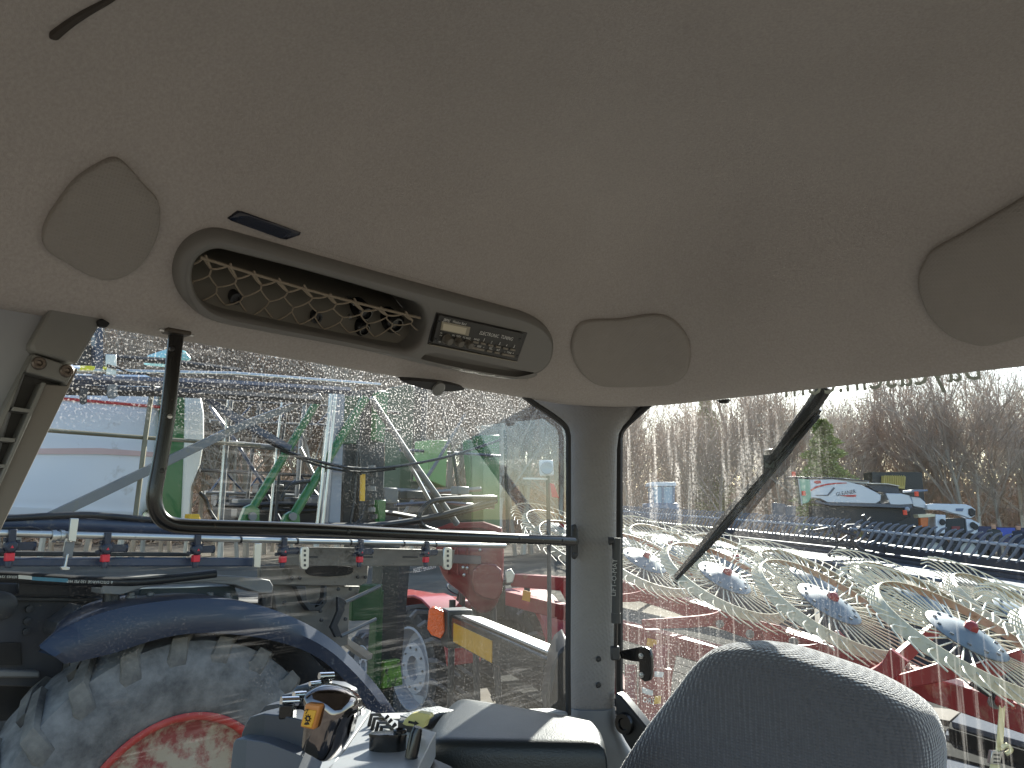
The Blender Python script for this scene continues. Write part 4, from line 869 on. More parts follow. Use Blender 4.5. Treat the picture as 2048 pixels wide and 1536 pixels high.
# valves, hoses and small fittings on the mast
tp('valve_lever', [723, 948, 731, 948, 730, 1002, 722, 1002], pb(-4.1), 0.02, yelp, spr, 0.003)
for i in range(8):
    c = on(743 + 3 * math.sin(i * 2.1), 935 + i * 14, pb(-4.12)); MB().tube([c - Z * 0.018, c + Z * 0.018], 0.030 + 0.006 * (i % 2), 10).build('valve_body', dkst if i % 3 else grst, spr, smooth=True)
for f, r in (([716, 880, 712, 940, 708, 1000, 700, 1050], 0.012), ([712, 935, 700, 960, 702, 990, 712, 1010], 0.008), ([724, 850, 718, 900, 722, 950], 0.008), ([730, 1010, 720, 1040, 690, 1052], 0.010),
             ([992, 996, 930, 996, 870, 1001, 845, 1018, 838, 1036, 848, 1054, 878, 1064], 0.024), ([992, 1002, 920, 1020, 860, 1035, 760, 1050, 640, 1052], 0.026), ([985, 1010, 900, 1030, 840, 1042, 780, 1052], 0.02),
             ([400, 985, 412, 1000, 418, 1020, 432, 1042], 0.014), ([560, 1000, 580, 970, 620, 962], 0.014)):
    tt('hose', f, pb(-4.05), r, hose, spr, 8, 5)
for f in ([430, 1006, 470, 1012, 560, 1008, 640, 1012], [520, 1020, 600, 1022, 660, 1018]): tt('hose_bundle', f, pb(-4.4), 0.025, hose, spr, 6, 4)
tp('toolbox', [380, 1028, 400, 1028, 404, 1050, 378, 1050], pb(-4.0), 0.08, yelp, spr, 0.008)
# main lower boom with the nozzle line
PBm = pb(-3.50)
tt('boom_tube', [-260, 1042, 0, 1046, 160, 1048, 340, 1056, 700, 1066, 990, 1074], pb(-3.60), 0.045, navy, spr, 12)
tt('hose', [-100, 1042, 30, 1036, 100, 1032, 180, 1030, 280, 1038, 420, 1048, 560, 1056, 700, 1062], pb(-3.56), 0.018, hose, spr, 8, 4)
tt('spray_pipe', [-260, 1060, 0, 1066, 340, 1075, 600, 1082, 830, 1087, 1010, 1092], PBm, 0.019, alu, spr, 12)
tt('hose', [0, 1056, 40, 1055, 70, 1056, 88, 1064], PBm, 0.006, hose, spr, 6, 4)
tp('square_tube', [-260, 1112, 0, 1116, 260, 1115, 522, 1116, 522, 1133, 260, 1133, 0, 1133, -260, 1130], pb(-3.54), 0.08, navy, spr, 0.008)
tp('boom_flange', [-260, 1100, 0, 1103, 180, 1104, 380, 1106, 380, 1113, -260, 1112], pb(-3.62), 0.10, dkst, spr, 0.004)
def nozzle(x, y):
    c = on(x, y, PBm); k = 1.0
    m = MB(); m.box(c - Z * 0.01 + L * 0.01, (R, L, Z), (0.016, 0.026, 0.034))
    m.lathe(c + L * 0.02 - Z * 0.062, L, [(-0.03, 0.030), (0.012, 0.030), (0.020, 0.024), (0.022, 0.0005)], 12)
    for a in (0.6, 2.1, 3.6, 5.1): m.box(c + L * 0.0 - Z * 0.062 + R * 0.04 * math.cos(a) + Z * 0.04 * math.sin(a), (R, L, Z), (0.010, 0.012, 0.010))
    m.box(c + R * 0.065 - Z * 0.062, (R, L, Z), (0.038, 0.022, 0.020)); m.tube([c + R * 0.10 - Z * 0.062, c + R * 0.115 - Z * 0.062], 0.024, 10)
    m.lathe(c + L * 0.01 - Z * 0.165, Z, [(0, 0.010), (0.0, 0.016), (0.03, 0.018), (0.04, 0.012)], 10)
    nb = m.build('nozzle_body', M('nozzle_navy', S(38, 42, 56), 0.42, var=0.2, scale=40), spr, 0.003)
    MB().box(c + L * 0.012 - Z * 0.112, (R, L, Z), (0.020, 0.018, 0.020)).build('nozzle_cap', redtip, nb, 0.004)
    a = c + L * 0.043 - Z * 0.064
    MB().add([a - R * 0.008 - Z * 0.004, a + R * 0.008 - Z * 0.004, a + Z * 0.010], [(0, 1, 2)]).build('nozzle_mark', redtip, nb)
for x, y in ((22, 1068), (212, 1074), (392, 1078), (565, 1083), (718, 1086), (850, 1089)): nozzle(x, y)
pc = on(115, 1072, PBm); MB().lathe(pc - R * 0.03, R, [(0, 0.02), (0, 0.032), (0.02, 0.034), (0.022, 0.026), (0.038, 0.026), (0.04, 0.034), (0.06, 0.032), (0.06, 0.02)], 14).build('pipe_clamp', alu, spr, smooth=True, angle=30)
tp('hanger_strap', [142, 1036, 158, 1037, 152, 1084, 137, 1082], pb(-3.44), 0.02, alu, spr, 0.003)
tp('hanger_strap', [133, 1083, 150, 1085, 145, 1116, 127, 1115], pb(-3.46), 0.02, grst, spr, 0.003)
tp('hanger_hook', [134, 1108, 138, 1108, 133, 1133, 141, 1135, 139, 1140, 124, 1140, 121, 1134, 129, 1132], pb(-3.44), 0.02, alu, spr, 0.003)
tp('hanger_strap', [511, 1086, 524, 1087, 521, 1136, 508, 1134], pb(-3.46), 0.02, alu, spr, 0.003)
for x0, y0 in ((610, 1094), (896, 1095)):
    bk = tp('slotted_bracket', [x0 - 6, y0, x0 + 6, y0, x0 + 9, y0 + 4, x0 + 8, y0 + 40, x0 + 4, y0 + 45, x0 - 6, y0 + 44, x0 - 9, y0 + 38, x0 - 8, y0 + 4], pb(-3.45), 0.02, alu, spr, 0.004)
    for dy in (8, 17, 27, 37):
        tp('slot', [x0 - 2, y0 + dy - 3, x0 + 2, y0 + dy - 3, x0 + 2, y0 + dy + 2, x0 - 2, y0 + dy + 2], pb(-3.448), 0.003, dkst, bk)
for x in (593, 700, 806, 870, 480): 
    c0 = on(x, 1082 + (x - 593) * 0.024, PBm); MB().lathe(c0 - R * 0.006, R, [(0, 0.0195), (0, 0.023), (0.012, 0.023), (0.012, 0.0195)], 12).build('cable_tie', hose, spr, smooth=True)
# plates and chassis behind
tp('boom_plate', [566, 1096, 640, 1094, 910, 1100, 905, 1132, 566, 1132], pb(-3.70), 0.03, brst, spr, 0.004)
for f in ([618, 1112, 636, 1112, 636, 1116, 618, 1116], [722, 1112, 746, 1112, 746, 1116, 722, 1116], [806, 1112, 836, 1112, 836, 1116, 806, 1116]): tp('slot', f, pb(-3.697), 0.006, dkst, spr, 0.002)
tp('frame_plate', [520, 1132, 738, 1130, 734, 1165, 720, 1172, 520, 1170], pb(-3.95), 0.04, brst, spr, 0.006)
tp('oval_shade_plate', [612, 1140, 620, 1134, 640, 1132, 690, 1132, 706, 1136, 706, 1144, 694, 1150, 660, 1153, 630, 1152, 616, 1148], pb(-3.94), 0.03, M('hole_shade', S(20, 19, 18), 0.8), spr, 0.004, smooth=2)  # dark plate: the shade of an oval hole given as colour
for x, y in ((583, 1156), (599, 1156), (715, 1154), (730, 1154), (676, 1178), (700, 1178), (640, 1222), (642, 1240), (568, 1205), (690, 1238)):
    c = on(x, y, pb(-3.93)); MB().lathe(c, L, [(0, 0.014), (0.012, 0.013), (0.014, 0.0004)], 8).build('bolt', dkst, spr)
tp('frame_plate', [545, 1170, 720, 1172, 716, 1196, 700, 1200, 696, 1290, 640, 1300, 560, 1260], pb(-4.0), 0.05, brst, spr, 0.006)
tp('pivot_yoke', [592, 1172, 612, 1172, 614, 1200, 622, 1208, 640, 1208, 648, 1196, 650, 1172, 654, 1172, 654, 1205, 640, 1222, 618, 1222, 606, 1206], pb(-3.9), 0.06, dkst, spr, 0.006)
tt('link_rod', [690, 1205, 760, 1172], pb(-3.92), 0.016, grst, spr, 8)
tt('link_rod', [682, 1272, 752, 1238], pb(-3.92), 0.014, grst, spr, 8)
tp('link_plate', [676, 1194, 690, 1198, 690, 1220, 676, 1250, 684, 1272, 672, 1275, 662, 1255, 676, 1222], pb(-3.9), 0.03, dkst, spr, 0.004)
tp('rear_panel', [706, 1170, 766, 1168, 760, 1240, 704, 1242], pb(-4.5), 0.1, greend, spr, 0.01)
tp('rear_post', [768, 1090, 800, 1092, 786, 1420, 750, 1420], pb(-4.6), 0.15, M('post_black', S(34, 38, 36), 0.45), spr, 0.008)
tp('rear_post', [800, 1130, 820, 1130, 800, 1360, 780, 1365], pb(-4.9), 0.15, dkst, spr, 0.008)
tp('rear_post', [770, 1322, 800, 1318, 806, 1370, 766, 1378], pb(-4.55), 0.12, M('green_lime', S(96, 142, 44), 0.45, var=0.2, dirt=S(40, 50, 36), dscale=14, dthr=0.55), spr, 0.008)
tp('rear_guard', [745, 1420, 756, 1180, 768, 1180, 760, 1420], pb(-4.58), 0.1, greend, spr, 0.006)
tp('step_plate', [694, 1275, 746, 1308, 744, 1318, 736, 1320, 692, 1288], pb(-4.2), 0.1, alu, spr, 0.004)
tp('chassis_side', [-400, 1150, 210, 1172, 330, 1172, 330, 1240, 140, 1262, 120, 1375, 0, 1372, -400, 1372], pb(-4.05), 0.2, M('chassis_dark', S(44, 46, 52), 0.55, var=0.15, scale=6, dirt=S(120, 110, 96), dscale=35, dthr=0.70), spr, 0.01)
tp('chassis_rail', [-400, 1188, 210, 1196, 330, 1196, 330, 1202, 210, 1204, -400, 1198], pb(-4.0), 0.08, dkst, spr, 0.006)
tp('chassis_box', [36, 1166, 200, 1172, 200, 1192, 36, 1188], pb(-3.98), 0.04, M('box_black', S(26, 26, 30), 0.5), spr, 0.006)
tp('gap_shade_plate', [-300, 1292, 42, 1285, 45, 1330, -300, 1335], pb(-4.03), 0.03, M('hole_shade'), spr, 0.004)  # dark plate painted as the shade inside a gap in the chassis
tp('axle_beam', [-300, 1330, 80, 1342, 80, 1356, -300, 1352], pb(-3.98), 0.12, grst, spr, 0.01)
for x, y in ((58, 1218), (54, 1242), (52, 1263)):
    c = on(x, y, pb(-4.04)); MB().lathe(c, L, [(0, 0.022), (0.014, 0.020), (0.016, 0.0004)], 8).build('bolt', dkst, spr)
c = on(4, 1212, pb(-3.95)); MB().lathe(c, L, [(-0.1, 0.075), (0.0, 0.075), (0.012, 0.06), (0.012, 0.0005)], 18).build('air_canister', dkst, spr, smooth=True, angle=40)
hs_ = tt('delivery_hose', [-200, 1150, 0, 1153, 90, 1158, 180, 1163, 270, 1164, 360, 1156, 430, 1148], pb(-3.72), 0.030, hose, spr, 12, 5)
lb = lambda n, s, a, b, hsx, mt: lettering(n, s, a, b, pb(-3.688), mt, hs_, hsx, 0.0, mirror='flip')
blu = M('hose_band', S(70, 128, 150), 0.5)
tp('hose_band', [64, 1153.5, 136, 1157.5, 136, 1165, 64, 1160.5], pb(-3.688), 0.006, blu, hs_, 0)
tp('hose_label', [37, 1150, 64, 1152, 64, 1159.5, 37, 1157.5], pb(-3.687), 0.006, white_p, hs_, 0)
lb('lettering', 'Parker', (62, 1153.4), (39, 1151.8), 1.0, M('hose_print', S(20, 22, 30), 0.6))
lb('lettering', 'SERIES 7395', (35, 1151.6), (-4, 1150.6), 1.0, white_p)
lb('lettering', '& DISCHARGE 150 PSI WP', (226, 1162.4), (134, 1159.8), 1.0, white_p)
tp('suspension_arm', [203, 1188, 203, 1176, 214, 1163, 240, 1156, 300, 1152, 420, 1150, 510, 1155, 540, 1160, 547, 1172, 545, 1186, 520, 1186, 500, 1180, 470, 1170, 420, 1166, 340, 1168, 290, 1174, 262, 1184, 240, 1190], pb(-3.70), 0.16, grst, spr, 0.012)
for x, y in ((222, 1200), (530, 1198)):
    c = on(x, y, pb(-3.78)); MB().tube([c - Z * 0.06, c + Z * 0.04], 0.045, 14).build('air_spring', hose, spr, smooth=True, angle=40)
tp('axle_cover', [280, 1178, 470, 1172, 480, 1200, 270, 1206], pb(-3.85), 0.2, M('teal_dark', S(42, 60, 68), 0.5, var=0.3), spr, 0.01)
for x in (262, 300, 420, 455): 
    c = on(x, 1192, pb(-3.76)); MB().lathe(c, Z, [(-0.02, 0.03), (0.0, 0.03), (0.004, 0.02), (0.02, 0.02), (0.024, 0.0005)], 10).build('valve_cap', grst, spr, smooth=True)
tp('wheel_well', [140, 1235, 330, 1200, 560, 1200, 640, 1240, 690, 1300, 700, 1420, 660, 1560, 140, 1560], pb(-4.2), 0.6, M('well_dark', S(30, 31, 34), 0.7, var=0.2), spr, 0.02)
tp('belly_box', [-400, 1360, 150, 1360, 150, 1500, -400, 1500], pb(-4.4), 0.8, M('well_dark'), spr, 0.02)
# wheel with its tread bars
PWh = pb(-3.58); wc = on(352, 1650, PWh); Rt = on(360, 1266, PWh).z - wc.z; Rr = on(360, 1430, PWh).z - wc.z
wc = V((wc.x, wc.y, wc.z)); HW = 0.23
tyrem = M('tyre_rubber', S(72, 71, 72), 0.85, var=0.25, scale=6, dirt=S(138, 135, 132), dscale=6, dthr=0.50, dsoft=0.2, bump=0.25, bscale=60)
wheel = MB().lathe(wc - L * HW, L, [(HW * 0.9, Rr * 0.97), (HW * 1.0, Rr * 1.0), (HW * 1.05, Rr * 1.08), (HW * 1.22, Rr + (Rt - Rr) * 0.35), (HW * 1.22, Rr + (Rt - Rr) * 0.6), (HW * 1.08, Rt - 0.10), (HW * 0.95, Rt - 0.055), (0, Rt - 0.035), (-HW * 0.95, Rt - 0.055), (-HW * 1.2, Rr + (Rt - Rr) * 0.5), (-HW, Rr)], 64).build('wheel', tyrem, spr, smooth=True, angle=50)
redr = M('rim_red', S(140, 60, 56), 0.55, var=0.15, scale=5, dirt=S(172, 156, 134), dscale=4.0, dthr=0.51, dsoft=0.05, bump=0.3, bscale=25)
rimr = M('rim_ring', S(178, 60, 52), 0.5, var=0.15, scale=8, dirt=S(190, 150, 120), dscale=14, dthr=0.64)
MB().lathe(wc - L * HW, L, [(HW * 0.95, Rr * 0.93), (HW * 1.06, Rr * 0.94), (HW * 1.10, Rr * 0.985), (HW * 1.05, Rr * 1.01), (HW * 0.95, Rr * 1.0)], 64).build('rim_flange', rimr, wheel, smooth=True, angle=60)
MB().lathe(wc - L * HW, L, [(HW * 0.98, Rr * 0.95), (HW * 0.80, Rr * 0.90), (HW * 0.72, Rr * 0.80), (HW * 0.80, Rr * 0.55), (HW * 0.86, Rr * 0.3), (HW * 0.86, 0.001)], 64).build('rim_disc', redr, wheel, smooth=True, angle=60)
lugm = M('lug_rubber', S(72, 70, 69), 0.85, var=0.2, scale=10, dirt=S(134, 128, 120), dscale=7, dthr=0.50, dsoft=0.2)
uu, ww = frame(L)
def lugmesh(side):
    mb = MB(); rings = []
    for t, ax_, rr_, wd, hh in ((0.0, -0.06, Rt - 0.04, 0.035, 0.04), (0.10, HW * 0.5, Rt - 0.04, 0.045, 0.04), (0.19, HW * 0.98, Rt - 0.06, 0.055, 0.034), (0.225, HW * 1.14, Rt - 0.13, 0.06, 0.014), (0.235, HW * 1.20, Rt - 0.24, 0.05, 0.002)):
        th = t * side; e = uu * math.cos(th) + ww * math.sin(th); tg = -uu * math.sin(th) + ww * math.cos(th)
        nrm = (e if rr_ > Rt - 0.1 else (e * 0.35 + L * side * 0.9)).normalized(); c = L * (ax_ * side) + e * rr_
        rings.append([c - tg * wd, c + tg * wd, c + tg * wd * 0.8 + nrm * hh, c - tg * wd * 0.8 + nrm * hh])
    mb.loft(rings); return mb
NL = 22
for side in (1, -1):
    base_o = None
    for k in range(NL):
        if base_o is None:
            base_o = lugmesh(side).build('tread_lug', lugm, wheel, 0.006, local=True); o = base_o
        else:
            o = base_o.copy(); COL.objects.link(o); o.parent = wheel
        o.location = (wc - L * HW) - W[wheel]; o.rotation_mode = 'QUATERNION'; o.rotation_quaternion = Quaternion(L, 2 * math.pi * (k + (0.5 if side < 0 else 0)) / NL)
# fender: curved sheet over the wheel with a side skirt
PF = pb(-3.50)
fo = crom(pairs([80, 1296, 112, 1268, 150, 1246, 200, 1227, 260, 1212, 330, 1202, 400, 1197, 470, 1201, 540, 1217, 610, 1246, 670, 1284, 720, 1332, 765, 1386, 800, 1440, 815, 1475]), 3, closed=False)
fi = crom(pairs([125, 1326, 150, 1322, 190, 1313, 230, 1303, 290, 1283, 345, 1270, 400, 1265, 450, 1267, 510, 1274, 570, 1288, 620, 1308, 660, 1336, 700, 1376, 735, 1424, 752, 1475]), 3, closed=False)
mb = MB(); A_ = [on(x, y, PF) for x, y in fo]; B_ = [on(x, y, PF) + L * 0.03 for x, y in fi]
Mi = [(a + b) / 2 + L * 0.035 for a, b in zip(A_, B_)]
tf = [min(1.0, max(0.05, (i - 2) / 12)) for i in range(len(A_))]
def bk_(d, dz): return [p - L * (d * t) + Z * dz for p, t in zip(A_, tf)]
mb.loft([bk_(0.56, 0.0), bk_(0.3, 0.012), bk_(0.06, 0.006), A_, Mi, B_, [p - L * 0.012 for p in B_], [p - L * 0.02 for p in Mi], [p - L * 0.03 - Z * 0.02 for p in A_], bk_(0.3, -0.012), bk_(0.54, -0.02)], False, False, closed=False)
mb.build('fender', fend, spr, smooth=True, angle=45)
tp('fender_bracket', [110, 1262, 116, 1246, 130, 1236, 165, 1210, 160, 1230, 126, 1256, 112, 1272], pb(-3.75), 0.2, dkst, spr, 0.006)
for p in ((720, 590),): pass
# ================================================================== red wheel rake behind the tractor
redm = M('rake_red', S(138, 26, 32), 0.42, var=0.18, scale=4, dirt=S(150, 104, 84), dscale=7, dthr=0.62)
tinem = M('tine_cream', S(210, 202, 178), 0.45, var=0.12, scale=20)
bandm = M('band_cream', S(192, 183, 156), 0.5, var=0.15, scale=10, dirt=S(150, 136, 104), dscale=16, dthr=0.62)
discm = M('disc_galvanised', S(98, 112, 120), 0.5, metal=0.0, var=0.15, scale=12)
rk_ = thing('hay_rake', V((2.2, 6.4, 0.95)), 'red wheel rake with cream spider tine wheels on a trailer behind the rear window', 'hay rake')
def pt(x, y, d): return on(x, y, pd(d))
def tine_mesh():
    mb = MB(); r = 0.0052
    mb.tube([V((0.20, 0, 0.0)), V((0.545, 0, 0.01)), V((0.67, 0.01, 0.025)), V((0.71, 0.025, 0.025)), V((0.73, 0.05, 0.022)), V((0.755, 0.15, 0.01))], r, 5)
    return mb
TM = None; BMsh = None; NT = 42
def wheel_meshes():
    band = MB(); n = 56
    band.lathe(V((0, 0, 0)), Z, [(-0.034, 0.575), (-0.034, 0.581), (0.030, 0.531), (0.030, 0.525)], n, close=True)
    disc = MB().lathe(V((0, 0, 0)), Z, [(0.008, 0.235), (0.014, 0.24), (0.020, 0.23), (0.030, 0.16), (0.055, 0.10), (0.062, 0.0005)], 32)
    hub = MB().lathe(V((0, 0, 0.06)), Z, [(-0.03, 0.045), (0.025, 0.042), (0.035, 0.034), (0.045, 0.02), (0.045, 0.0005)], 6)
    return band, disc, hub
wheel_specs = []
for x, y, d in ((1289, 1123, 8.1), (1448, 1158, 6.85), (1657, 1210, 5.83), (1931, 1274, 4.8)): wheel_specs.append((x, y, d, True))
for x, y, d in ((1337, 1096, 9.9), (1467, 1125, 8.7), (1626, 1160, 7.7), (1840, 1200, 6.7), (2050, 1240, 5.9)): wheel_specs.append((x, y, d, False))
for x, y, d in ((1120, 1060, 11.3), (1230, 1078, 10.9), (1160, 1090, 9.4)): wheel_specs.append((x, y, d, False))
wheel_specs.append((2275, 1352, 4.0, True)); 
nW = V((0.36, -0.37, 0.86)).normalized()
store = {}
def copy_into(key, make, name, mat, parent, rot=None):
    if key not in store:
        o = make().build(name, mat, parent, local=True, smooth=True, angle=40); store[key] = o
    else:
        o = store[key].copy(); COL.objects.link(o); o.parent = parent; o.name = name
    o.location = (0, 0, 0); o.rotation_euler = (0, 0, rot or 0); return o
rngw = random.Random(3)
hubs = []
for i, (x, y, d, near) in enumerate(wheel_specs):
    c = pt(x, y, d); hubs.append(c)
    band, disc, hub = wheel_meshes()
    if 'band' not in store:
        w_ = band.build('rake_wheel', bandm, rk_, local=True, smooth=True, angle=40); store['band'] = w_
    else:
        w_ = store['band'].copy(); COL.objects.link(w_); w_.parent = rk_
    n_ = (nW + V((rngw.uniform(-0.05, 0.05), rngw.uniform(-0.05, 0.05), 0))).normalized()
    w_.location = c - W[rk_]; w_.rotation_mode = 'QUATERNION'; w_.rotation_quaternion = Z.rotation_difference(n_) @ Quaternion(Z, rngw.uniform(0, 1))
    copy_into('disc', lambda: disc, 'hub_disc', discm, w_); copy_into('hub', lambda: hub, 'hub_cap', redm, w_)
    bl = MB()
    for k in range(12):
        a = k * math.pi / 6; bl.lathe(V((0.19 * math.cos(a), 0.19 * math.sin(a), 0.02)), Z, [(0, 0.014), (0.014, 0.012), (0.015, 0.0005)], 6)
    copy_into('bolts', lambda: bl, 'disc_bolts', M('bolt_grey', S(90, 96, 100), 0.4, metal=0.6), w_)
    if i in (0, 1, 2, 3, 5, 6, 7):
        for k in range(NT): copy_into('tine', tine_mesh, 'tine', tinem, w_, 2 * math.pi * k / NT + rngw.uniform(-0.02, 0.02))
    else:
        if 'tines' not in store:
            mb = MB(); t = tine_mesh()
            for k in range(NT):
                q_ = Quaternion(Z, 2 * math.pi * k / NT); mb.add([q_ @ v for v in t.v], t.f)
            o = mb.build('tines', tinem, w_, local=True, smooth=True); store['tines'] = o; o['kind'] = 'stuff'
        else:
            o = store['tines'].copy(); COL.objects.link(o); o.parent = w_; o.location = (0, 0, 0)
def beam(name, f, w, h, mat=redm, parent=rk_):
    P = [pt(*f[i:i + 3]) for i in range(0, len(f), 3)]; mb = MB(); rings = []
    for i, p in enumerate(P):
        d = (P[min(i + 1, len(P) - 1)] - P[max(i - 1, 0)]).normalized(); u = d.cross(Z).normalized(); n = u.cross(d)
        rings.append([p + u * w / 2 + n * h / 2, p - u * w / 2 + n * h / 2, p - u * w / 2 - n * h / 2, p + u * w / 2 - n * h / 2])
    mb.loft(rings); return mb.build(name, mat, parent, 0.008)
beam('main_beam', [1030, 1160, 10.2, 1250, 1176, 9.0, 1330, 1198, 8.2, 1600, 1288, 6.35, 2048, 1432, 4.75, 2300, 1510, 4.2], 0.16, 0.16)
beam('cross_beam', [1020, 1196, 9.6, 1140, 1226, 8.6, 1240, 1258, 7.9, 1460, 1318, 6.7, 1640, 1370, 6.0], 0.14, 0.16)
beam('cross_beam', [1130, 1166, 9.2, 1180, 1260, 8.9, 1250, 1390, 8.0], 0.12, 0.14)
beam('stand', [1330, 1300, 6.9, 1310, 1400, 6.7, 1300, 1480, 6.6], 0.14, 0.2)
beam('stand', [1262, 1330, 7.4, 1262, 1420, 7.3], 0.10, 0.12)
def arm_(f):
    P = crom([tuple(pt(*f[i:i + 3])) for i in range(0, len(f), 3)], 6, closed=False); mb = MB(); rings = []
    for i, p in enumerate(P):
        d = (P[min(i + 1, len(P) - 1)] - P[max(i - 1, 0)]).normalized(); u = d.cross(Z).normalized(); n = u.cross(d); h = 0.075 + 0.05 * i / len(P)
        rings.append([p + u * 0.025 + n * h / 2, p - u * 0.025 + n * h / 2, p - u * 0.025 - n * h / 2, p + u * 0.025 - n * h / 2])
    return mb.loft(rings).build('wheel_arm', redm, rk_, 0.006)
arm_([1420, 1388, 5.3, 1560, 1384, 5.2, 1700, 1370, 5.1, 1770, 1345, 5.05, 1800, 1310, 5.0])
arm_([1285, 1248, 7.1, 1340, 1246, 7.0, 1420, 1240, 6.95, 1455, 1228, 6.95, 1470, 1215, 6.95])
arm_([1240, 1196, 8.2, 1270, 1194, 8.2, 1300, 1186, 8.2, 1312, 1178, 8.2])
arm_([1560, 1300, 6.2, 1620, 1302, 6.1, 1670, 1290, 6.05, 1685, 1272, 6.0])
arm_([1880, 1250, 5.6, 1830, 1290, 5.5, 1790, 1330, 5.4, 1785, 1370, 5.3])
arm_([2048, 1310, 4.75, 2000, 1330, 4.8, 1950, 1350, 4.85])
arm_([1790, 1365, 5.2, 1850, 1352, 5.1, 1930, 1330, 5.0])
tp_ = lambda nm, f, d, th, m, bv=0.004: tp(nm, f, pd(d), th, m, rk_, bv)
tp_('gusset', [1520, 1242, 1560, 1252, 1590, 1282, 1570, 1300, 1535, 1300, 1526, 1270], 6.3, 0.04, redm)
for x, y, d in ((1587, 1284, 6.25), (1990, 1405, 4.75), (1500, 1268, 6.6), (1440, 1248, 7.0)):
    c = pt(x, y, d - 0.12); MB().lathe(c, V((-0.3, -1, 0.1)), [(-0.02, 0.035), (0.02, 0.035), (0.02, 0.018), (0.035, 0.016), (0.036, 0.0005)], 10).build('pivot_bolt', grst, rk_, smooth=True)
# coil spring at the right
P0, P1 = pt(1942, 1366, 4.72), pt(2008, 1402, 4.52); mb = MB(); dd_ = (P1 - P0); u_, w_ = frame(dd_); pts_ = []
for k in range(0, 16 * 8 + 1):
    t = k / (16 * 8); a = 2 * math.pi * k / 8; pts_.append(P0 + dd_ * t + (u_ * math.cos(a) + w_ * math.sin(a)) * (0.016 + 0.008 * t))
mb.tube(pts_, 0.0055, 5).build('coil_spring', dkst, rk_, smooth=True)
MB().lathe(P1, dd_, [(-0.02, 0.045), (0.02, 0.045), (0.02, 0.02), (0.06, 0.02), (0.06, 0.0005)], 12).build('spring_end', redm, rk_, smooth=True, angle=40)
for f, d in (([1295, 1276, 1318, 1281, 1316, 1297, 1293, 1291], 7.35), ([1310, 1392, 1322, 1392, 1322, 1407, 1308, 1408], 6.5), ([1046, 1180, 1062, 1184, 1060, 1204, 1044, 1200], 9.1), ([1640, 1336, 1655, 1340, 1655, 1352, 1640, 1348], 5.8)):
    tp_('decal_yellow', f, d, 0.01, yelp, 0)
for f, d in (([1310, 1343, 1328, 1345, 1326, 1355, 1309, 1353], 6.5), ([1284, 1374, 1306, 1382, 1306, 1392, 1285, 1386], 6.5)): tp_('decal_white', f, d, 0.01, white_p, 0)
tp_('side_plate', [1282, 1330, 1345, 1340, 1340, 1420, 1280, 1432], 6.56, 0.10, redm)
lettering('lettering', 'DRS', (1286, 1404), (1308, 1409), pd(6.54), white_p, rk_, 1.1, 0.0)
for x0, x1, y0 in ((1520, 1560, 1345), (1600, 1650, 1362)):
    pass
# ---- flat trailer under the rake and the strap that ties it
deckm = M('deck_grey', S(84, 89, 98), 0.95, var=0.25, scale=40, bump=0.3, bscale=120, spec=0.05)
trl = thing('flat_trailer', V((3.2, 5.6, 0.4)), 'dark flat trailer with grey deck boards under the rake', 'trailer')
PZ1 = pz(-1.62)
def slab(nm, f, z, th, m): return MB().prism([on(x, y, pz(z)) for x, y in pairs(f)], Z * -th).build(nm, m, trl, 0.006)
slab('deck_or_added_board', [1927, 1421, 2100, 1449, 2250, 1472, 2250, 1545, 2048, 1484, 1903, 1443], -1.62, 0.05, deckm)
slab('deck_or_added_board', [1840, 1412, 1924, 1420, 1900, 1442, 1820, 1428], -1.66, 0.05, M('deck_mud', S(84, 76, 66), 0.9, var=0.3, scale=9))
slab('deck_or_added_board', [1894, 1456, 2048, 1500, 2250, 1560, 2250, 1578, 2048, 1515, 1890, 1469], -1.72, 0.05, deckm)
slab('deck_or_added_board', [1862, 1502, 1950, 1528, 2060, 1565, 2000, 1580, 1860, 1530], -1.78, 0.05, deckm)
slab('side_rail', [1900, 1444, 2250, 1546, 2250, 1562, 1896, 1456], -1.66, 0.30, M('rail_dark', S(36, 37, 36), 0.95, var=0.25, scale=8, spec=0.05))
slab('side_rail', [1886, 1470, 2250, 1580, 2250, 1604, 1862, 1502], -1.76, 0.25, M('rail_dark'))
du_ = V((0.40, -0.917, 0)).normalized(); dv_ = V((0.917, 0.40, 0)).normalized(); db_ = V((1.39, 8.1, EYE - 1.80))
for k in range(14): MB().box(db_ + dv_ * (-0.95 + 0.30 * k) + du_ * 0.2 - Z * 0.025, (du_, dv_, Z), (3.9, 0.14, 0.025)).build('deck_or_added_board', M('deck_added_black', S(40, 40, 38), 0.95, var=0.35, scale=12, spec=0.05), trl, 0.004)  # black boards added to darken the ground behind the tines
MB().box(db_ + dv_ * 1.0 + du_ * 0.2 - Z * 0.20, (du_, dv_, Z), (3.8, 1.6, 0.10)).build('under_frame', M('rail_dark'), trl, 0.01)
slab('main_frame', [1780, 1400, 1900, 1412, 1880, 1500, 1850, 1600, 1750, 1600], -1.95, 0.25, M('rail_dark'))
for x, d in ((1800, 6.2), (2040, 5.2), (2140, 4.9)):
    c = pt(x, 1560, d); MB().lathe(V((c.x, c.y, 0.40)), V((0.95, 0.3, 0)), [(-0.1, 0.2), (-0.1, 0.38), (-0.06, 0.40), (0.06, 0.40), (0.1, 0.38), (0.1, 0.2), (0.05, 0.001)], 24).build('wheel', M('trailer_tyre', S(30, 30, 31), 0.8, var=0.2), trl, smooth=True, angle=50)
strm = M('strap_cream', S(206, 200, 160), 0.7, var=0.08, scale=60)
stp = thing('ratchet_strap', pt(2000, 1530, 4.5), 'cream ratchet strap tying the rake down at the lower right', 'strap')
